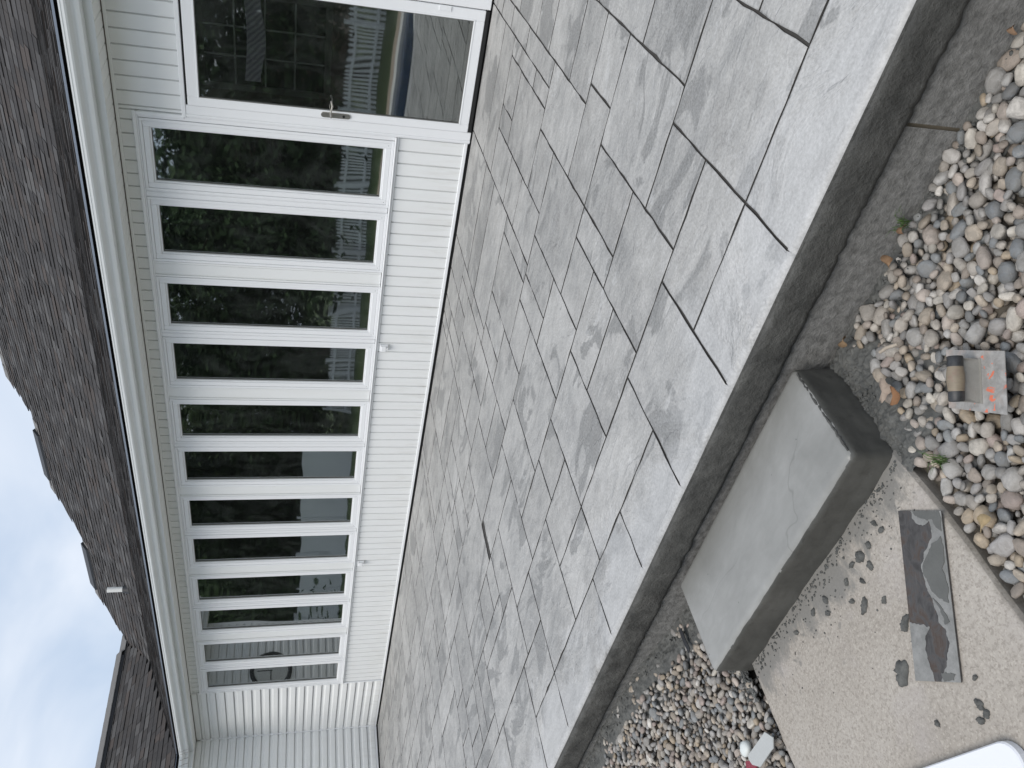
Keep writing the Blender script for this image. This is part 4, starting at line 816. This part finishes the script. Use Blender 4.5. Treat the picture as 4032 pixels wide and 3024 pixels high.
# larger splats on the walk
def splat(px, py, rx, ry, h, label, seed, group=None, rot=0):
    h *= 1.5; rr = random.Random(seed); q = MB(); n = 26; ringv = []
    for l, (f, z) in enumerate(((1, .0005), (.9, h * .7), (.55, h), (.0, h * .9))):
        for k in range(n):
            a = 2 * math.pi * k / n; w_ = 1 + .45 * noise.noise((math.cos(a) * 1.3, math.sin(a) * 1.3, seed * 3.7)) + .22 * noise.noise((math.cos(a) * 4, math.sin(a) * 4, seed * 1.3)) + (rr.random() - .5) * .12
            x, y = rx * f * w_ * math.cos(a), ry * f * w_ * math.sin(a); q.v.append((px + x * math.cos(rot) - y * math.sin(rot), py + x * math.sin(rot) + y * math.cos(rot), GZ + z + (rr.gauss(0, h * .22) if 0 < l < 3 else 0)))
    for l in range(3):
        for k in range(n): q.f.append([l * n + k, l * n + (k + 1) % n, (l + 1) * n + (k + 1) % n, (l + 1) * n + k]); q.mi.append(0); q.tone.append(None); q.sm.append(True)
    tag(q.build('mortar_splat', M['crumb'], None, (px, py, GZ)), label, 'mortar splat', group)
def atp(x, y, z=GZ):
    d = (FW + DN * ((x - 2016) / FPX) - RT * ((y - 1512) / FPX)); t = (z - CAM.z) / d.z; p = CAM + d * t; return p.x, p.y
def ov(x, y): return atp(2688 + x / 1.6458, 2016 + y / 1.6458)
a = ov(1428, 1050); splat(a[0], a[1], .038, .024, .007, 'largest round dark mortar splat beside the lower end of the steel blade', 1, rot=.4)
a = ov(1445, 720); splat(a[0], a[1], .026, .014, .006, 'dark mortar splat half under the left edge of the steel blade', 2, rot=.5)
a = ov(1180, 610); splat(a[0], a[1], .026, .012, .005, 'long oval mortar splat in the middle of the walkway', 3, rot=.6)
a = ov(1155, 290); splat(a[0], a[1], .018, .014, .008, 'knobbly mortar splat on the walkway nearest the front right of the step', 4)
SPL = ['by the walkway centre above the long oval splat', 'close to the foot of the step front, right of middle', "a step's width from the front right corner of the step", 'paired with another near the front right corner of the step', 'left of the pair of splats midway to the steel blade', 'long thin crumbly splat above the long oval splat', 'just left of the long oval splat', 'between the long oval splat and the steel blade', 'at the step foot beside the damp stain edge', 'knobbly twin below the one at the damp stain edge', 'at the damp stain edge farthest left but one', 'largest of the three below the steel blade end', 'lowest of the three below the steel blade end', 'rightmost of the three below the steel blade end', 'touching the knobbly splat in the damp patch', 'on the damp streak at the left foot of the step', 'alone to the right of the steel blade end', 'slim one alone in the lower middle of the walkway']
SG = 'small mortar splats scattered on the walkway'; SLb = 'small dark mortar splat among others scattered over the beige walkway'
for i, (x, y, s) in enumerate([(1100, 340, .010), (1210, 215, .010), (1245, 75, .010), (1290, 115, .011), (1065, 455, .009), (1170, 450, .009), (1100, 580, .010), (1310, 570, .010), (930, 570, .012), (945, 655, .010), (850, 650, .011), (1930, 1250, .013), (1935, 1350, .011), (1975, 1310, .011), (1220, 350, .012), (740, 780, .010), (1900, 1075, .007), (1655, 1370, .008)]):
    a = ov(x, y); splat(a[0], a[1], s * 1.2, s * .75, .005, 'small dark mortar splat, ' + SPL[i], 10 + i, SG, rot=i)
# ================================================================= TOOLS AND LITTER
def m_trowel():
    g = G('cement_caked_trowel_steel'); p = g.pos(); n = g.noise(p, 34, 7, .65, .5); k = g.noise(p, 15, 4, .6)
    c = g.ramp(n, (.32, (.20, .19, .18)), (.52, (.30, .29, .275)), (.7, (.40, .385, .37)))
    c = g.mix(g.ramp(k, (.56, 0.0), (.72, .6)), c, (.36, .27, .22))
    u = g.scaled(p, (1, 1, 1), rot=(0, 0, .9)); s = g.noise(g.scaled(p, (1, 1, 1), loc=(3.43, .93, 0)), 42, 3, .5, .6)
    zone = g.noise(g.scaled(p, (1, 1, 1), loc=(1.9, 4.2, 0)), 11, 1); c = g.mix(g.math('MULTIPLY', g.ramp(s, (.64, 0.0), (.66, 1.0)), g.ramp(zone, (.30, 0.0), (.40, 1.0))), c, (.62, .17, .10))
    return g.pbr(c, .6, g.bump(n, .3, .003), .15)
U = Vector((.610, -.792, 0)).normalized(); V = Vector((-.70, -.714, 0)).normalized(); TC = Vector((1.863, -4.938, -.262)); ZV = Vector((.05, .02, 1)).normalized()
TR = empty('edging_trowel', TC, 'cement-caked rectangular hand edging trowel with wooden handle lying on the river stones', 'trowel')
def loc(a, b, c): return TC + U * a + V * b + ZV * c
q = MB(); npl = 6
outl = [(.089, -.075), (.089, .074), (-.088, .074), (-.089, -.073)]
q.prism(outl, lambda a, b, t: loc(a, b, t + .0012 * (abs(a) > .08)), [0.0, .0022]); q.build('blade', m_trowel(), TR)
q = MB(); q.prism([(-.003, .0023), (.003, .0023), (.0035, .045), (-.0025, .045)], lambda a, b, t: loc(a + .012 * (1 - b / .045), t, b), [-.052, .052])
for s in (-1, 1): q.prism([(-.012, .0), (.012, .0), (.008, .06), (-.008, .06)], lambda a, b, t: loc(a, s * t, b + .0023), [.050, .0535])
q.prism([(-.014, .0023), (.020, .0023), (.020, .0048), (-.014, .0048)], lambda a, b, t: loc(a, t, b), [-.055, .055]); q.build('bracket', plain('caked_bracket', (.29, .28, .255), .65, .15, 40, .4, .2), TR)
wood = G('worn_wood'); wp = wood.scaled(wood.pos(), (1, 1, 1), rot=(0, 0, .8)); wv = wood.noise(wood.scaled(wp, (3, 60, 20)), 4, 5, .6)
blot = wood.noise(wood.pos(), 26, 3); wc = wood.mix(wv, (.15, .12, .085), (.25, .205, .145)); wc = wood.mix(wood.ramp(blot, (.55, 0.0), (.68, .6)), wc, (.19, .105, .085))
wood.pbr(wc, .55)
hz = .062
prof_h = [(-.0485, .0165), (-.030, .0175), (-.012, .0205), (.008, .0205), (.028, .0178), (.047, .0165)]
q = MB(); q.tube([loc(0, b, hz) for b, r_ in prof_h], [r_ for b, r_ in prof_h], 20); H_ = q.build('handle', wood.m, TR)
q = MB(); q.tube([loc(0, b, hz) for b in (-.0555, -.054, -.030)], [.0155, .0180, .0182], 20); q.build('ferrule', M['gasket'], H_).data.materials[0] = plain('scuffed_black_ferrule', (.035, .036, .038), .5, .8, 60)
q = MB(); q.tube([loc(0, b, hz) for b in (.030, .052, .0545)], [.0182, .0180, .0155], 20); q.build('ferrule', M['gasket'], H_).data.materials[0] = bpy.data.materials['scuffed_black_ferrule']
# long flat finishing blade
def m_blade():
    g = G('wet_finishing_blade'); p = g.pos(); B0 = Vector((1.396, -4.952)); e1 = Vector((-.284, -.351)).normalized(); e2 = Vector((.122, -.103)).normalized(); x = g.xyz()
    def lin(e): return g.math('ADD', g.math('MULTIPLY', g.math('SUBTRACT', x[0], B0.x), e.x), g.math('MULTIPLY', g.math('SUBTRACT', x[1], B0.y), e.y))
    l = g.math('DIVIDE', lin(e1), .45); t = g.math('DIVIDE', lin(e2), .165)
    uv = g.n('ShaderNodeCombineXYZ', {0: l, 1: t, 2: 0.0}).outputs[0]
    n = g.noise(g.scaled(uv, (7, 3, 1)), 1.3, 7, .62, .8); n2 = g.noise(g.scaled(uv, (3, 26, 1)), 2.0, 5, .6)
    c = g.mix(g.ramp(n, (.35, 0.0), (.68, 1.0)), (.035, .032, .030), (.10, .095, .094))
    c = g.mix(g.ramp(n, (.50, 0.0), (.60, .8)), c, (.055, .034, .022))
    c = g.mix(g.ramp(n2, (.55, 0.0), (.8, .5)), c, (.17, .168, .165))
    return g.pbr(c, .5, g.bump(n2, .3, .002), .2)
q = MB(); c4 = [(1.396, -4.952), (1.518, -5.055), (1.253, -5.388), (1.112, -5.303)]
q.prism(c4, lambda a, b, t: (a, b, t), [GZ + .004, GZ + .0062]); FB = tag(q.build('finishing_blade', m_blade(), None, (1.32, -5.17, GZ)), 'long flat dark steel finishing blade smeared with wet grey cement on the walkway', 'steel blade')
A4, B4, C4, D4 = [Vector((x, y, 0)) for x, y in c4]
def lt(l, t_): return (A4.lerp(D4, l)).lerp(B4.lerp(C4, l), t_)
def paste(name, poly, h, mat, seed):
    pts = []
    for (a, b) in zip(poly, poly[1:] + poly[:1]):
        n = max(1, int(math.hypot((b[0] - a[0]) * .42, (b[1] - a[1]) * .16) / .004))
        for k in range(n):
            l = a[0] + (b[0] - a[0]) * k / n; u = a[1] + (b[1] - a[1]) * k / n
            inn = 0 < l < 1 and 0.01 < u < .99
            l += inn * .010 * noise.noise((l * 30, u * 20, seed)) + inn * .003 * noise.noise((l * 90, u * 60, seed)); u += inn * .05 * noise.noise((l * 22, u * 9, seed + 5)) + inn * .012 * noise.noise((l * 80, u * 40, seed))
            pts.append(lt(min(1, max(0, l)), min(.995, max(.005, u))))
    q = MB(); n = len(pts); z = GZ + .0063
    q.v += [(p.x, p.y, z) for p in pts] + [(p.x, p.y, z + h) for p in pts]
    q.f += [[i, (i + 1) % n, n + (i + 1) % n, n + i] for i in range(n)] + [[n + i for i in range(n)]]; q.mi += [0] * (n + 1); q.tone += [None] * (n + 1); q.sm += [False] * (n + 1)
    q.build(name, mat, FB)
PA = m_wet('drying_cement_smear', (.15, .15, .143), (.245, .244, .235), .6, 22, .5, .004); PB = m_wet('wet_cement_pool', (.082, .082, .075), (.105, .105, .097), .42, 12, .3, .003)
paste('cement_smear', [(0, .30), (.05, .33), (.08, .42), (.085, .62), (.06, .72), (.14, .75), (.25, .54), (.33, .42), (.43, .47), (.5, .55), (.55, .60), (.66, .70), (.70, .78), (.78, .84), (.85, .78), (.92, .70), (1, .60), (1, .995), (0, .995)], .0010, PA, 1)
paste('cement_smear', [(.665, .005), (.675, .30), (.69, .47), (.74, .36), (.82, .30), (.90, .36), (1, .44), (1, .005)], .0009, PA, 2)
paste('cement_smear', [(.002, .36), (.03, .40), (.055, .60), (.05, .78), (.10, .86), (.12, .96), (.002, .96)], .0021, PB, 3)
paste('cement_smear', [(.15, .93), (.20, .72), (.28, .55), (.36, .46), (.43, .52), (.48, .62), (.52, .78), (.55, .93), (.45, .95), (.36, .90), (.28, .96)], .0026, PB, 4)
paste('cement_smear', [(.52, .60), (.57, .72), (.64, .80), (.67, .80), (.66, .92), (.60, .84), (.55, .72)], .0024, PB, 6)
paste('cement_smear', [(.95, .62), (.945, .78), (.955, .90), (.99, .86), (.998, .66)], .0024, PB, 7)
# white board, rounded corner
q = MB(); ax = Vector((-.973, .229, 0)); bx = Vector((-.229, -.973, 0)); C0 = Vector((1.313, -5.555, 0)); rd = .05; pts = []
for (a0, b0, s) in ((rd, rd, 180), (rd, .38 - rd, 90), (.55 - rd, .38 - rd, 0), (.55 - rd, rd, 270)):
    for k in range(7):
        pts.append((a0 + rd * math.cos(R(s + 15 * k)), b0 + rd * math.sin(R(s + 15 * k))))
cxp = (.275, .19); pts.sort(key=lambda p_: math.atan2((p_[1] - cxp[1]) / .19, (p_[0] - cxp[0]) / .275))
ins = [(cxp[0] + (a - cxp[0]) * .988, cxp[1] + (b - cxp[1]) * .982) for a, b in pts]
n = len(pts); vs = [C0 + ax * a + bx * b + Vector((0, 0, z)) for ps, z in ((pts, GZ + .003), (pts, GZ + .021), (ins, GZ + .025)) for a, b in ps]
q.add(vs, [(l * n + k, l * n + (k + 1) % n, (l + 1) * n + (k + 1) % n, (l + 1) * n + k) for l in range(2) for k in range(n)] + [tuple(2 * n + k for k in range(n)), tuple(range(n))[::-1]])
WB = q.build('plastic_board', plain('white_polythene', (.70, .71, .745), .4, .02, 5), None, (1.1, -5.65, GZ)); tag(WB, 'bright white plastic board with rounded corner at the near end of the walkway', 'board')
# offcut on the left stones
q = MB(); scp = [(.357, -5.067), (.393, -5.104), (.367, -5.13), (.347, -5.129), (.238, -5.135), (.191, -5.105), (.182, -5.083), (.187, -5.07)]
q.prism(scp, lambda a, b, t: (a, b, -.270 + rise(.28, -5.1) + t + (a - .28) * .02), [0.0, .004]); tag(q.build('offcut', plain('pale_grey_offcut', (.40, .41, .40), .5, .05, 20), None, (.28, -5.1, -.27)), 'flat pale grey plastic offcut lying on the gravel left of the walkway', 'offcut')
q = MB(); q.prism([(.135, -5.068), (.178, -5.085), (.20, -5.115), (.15, -5.125), (.115, -5.10)], lambda a, b, t: (a, b, -.285 + rise(.15, -5.1) + t + .03 * (a - .15)), [0.0, .006]); tag(q.build('wrapper', plain('crumpled_red_wrapper', (.25, .03, .05), .4, .4, 60, .5), None, (.15, -5.1, -.28)), 'crumpled dark red wrapper tucked under the grey offcut', 'wrapper')
# stones with a character of their own
o = link('white_stone', SM[3].copy(), None, (.160, -5.034, -.287 + rise(.16, -5.034))); o.data.materials[0] = plain('white_quartz', (.60, .63, .61), .5, .06, 30); o.scale = (.030, .026, .020); o.rotation_euler = (0, 0, .5); tag(o, 'squarish pale white stone beside the grey offcut', 'stone')
a = atp(2688 + 75 / 1.6458, 2016 + 830 / 1.6458)
q = MB(); q.prism([(-.012, -.05), (.014, -.045), (.010, .0), (.016, .05), (-.008, .055), (-.014, .0)], lambda x, y, t: (a[0] + x, a[1] + y, -.279 + rise(a[0], a[1]) + t + .06 * y), [0, .003]); tag(q.build('plastic_strip', M['vent_black'], None, (*a, -.28)), 'black plastic strip wedged in gravel by the left flank of the step', 'plastic strip')
# fallen leaves, stick, grass
def leaf(px, py, size, rot, col, label, lobes=5, seed=0, z=-.272):
    x0, y0 = atp(px, py, z); q = MB(); pts = []
    for k in range(36):
        a = 2 * math.pi * k / 36; rr = size * (.62 + .30 * abs(math.cos(a * lobes / 2)) + .12 * noise.noise((math.cos(a) * 3, math.sin(a) * 3, seed))); x, y = rr * math.cos(a), rr * .62 * math.sin(a)
        pts.append((x0 + x * math.cos(rot) - y * math.sin(rot), y0 + x * math.sin(rot) + y * math.cos(rot), z + .010 * math.sin(a * 2 + seed) + .004 * noise.noise((x * 90, y * 90, seed))))
    q.add(pts + [(x0, y0, z + .004)] + [(p[0], p[1], p[2] - .0008) for p in pts], [(k, (k + 1) % 36, 36) for k in range(36)] + [(k, (k + 1) % 36, 37 + (k + 1) % 36, 37 + k) for k in range(36)], 0, None, True)
    tag(q.build('fallen_leaf', plain('dry_leaf_%d' % seed, col, .75, .25, 60, .4), None, (x0, y0, z)), label, 'leaf')
s6 = lambda x, y: (3200 + x * 400 / 952, 1300 + y * 400 / 952)
leaf(*s6(660, 570), .040, .6, (.34, .27, .215), 'pale tan lobed oak leaf on the stones beside the step', 5, 1)
leaf(*s6(760, 615), .030, .9, (.24, .12, .055), 'russet brown leaf beside the pale oak leaf', 2, 2)
leaf(*s6(285, 108), .020, .3, (.20, .13, .07), 'orange-brown leaf at the slab foot behind the step', 2, 3)
leaf(2688 + 1420 / 1.6458, 1490 / 1.6458, .018, .2, (.22, .13, .075), 'ragged orange leaf in the damp corner along the slab', 3, 4)
leaf(2688 + 2140 / 1.6458, 190 / 1.6458, .016, 1.0, (.24, .15, .09), 'small orange leaf at the upper right end of the slab foot', 3, 5)
leaf(3632 + 560 / 2.38, 1700 + 860 / 2.38, .026, .4, (.36, .27, .15), 'yellowish curled leaf between stones near the walkway edge', 2, 6)
leaf(2688 + 1330 / 1.6458, 1008 + 40 / 1.6458, .028, 1.4, (.26, .16, .09), 'brown torn leaf on stones at the foot of the slab', 3, 7)
p0 = atp(*s6(620, 205), -.268); p1 = atp(*s6(785, 130), -.262)
q = MB(); q.tube([(*p0, -.272), ((p0[0] + p1[0]) / 2, (p0[1] + p1[1]) / 2 + .002, -.264), (*p1, -.266)], [.005, .0055, .0045], 8); tag(q.build('stick', plain('weathered_stick', (.42, .36, .29), .8, .3, 80), None, (*p0, -.27)), 'short pale weathered stick lying across the river stones', 'stick')
for i, (px, py, lb) in enumerate([(2688 + 1680 / 1.6458, 1008 + 1320 / 1.6458, 'small green grass tuft growing between stones by the walkway'), (2688 + 1440 / 1.6458, 1440 / 1.6458, 'dark green grass blades at the foot of the old slab')]):
    x0, y0 = atp(px, py, -.30); q = MB(); rg = random.Random(i)
    for k in range(26):
        a = rg.random() * 6.28; l = rg.uniform(.02, .05); bx0 = x0 + rg.gauss(0, .008); by0 = y0 + rg.gauss(0, .008); w_ = .0011; d = Vector((math.cos(a), math.sin(a), 0)); s_ = Vector((-d.y, d.x, 0)) * w_; b0 = Vector((bx0, by0, -.31))
        q.add([b0 - s_, b0 + s_, b0 + d * l * .4 + Vector((0, 0, l)) + s_ * .7, b0 + d * l * .4 + Vector((0, 0, l)) - s_ * .7, b0 + d * l + Vector((0, 0, l * 1.1))], [(0, 1, 2, 3), (3, 2, 4)])
    tag(q.build('grass_tuft', plain('grass_blade_%d' % i, (.07, .13, .03), .6, .3, 60), None, (x0, y0, -.31)), lb, 'grass tuft')
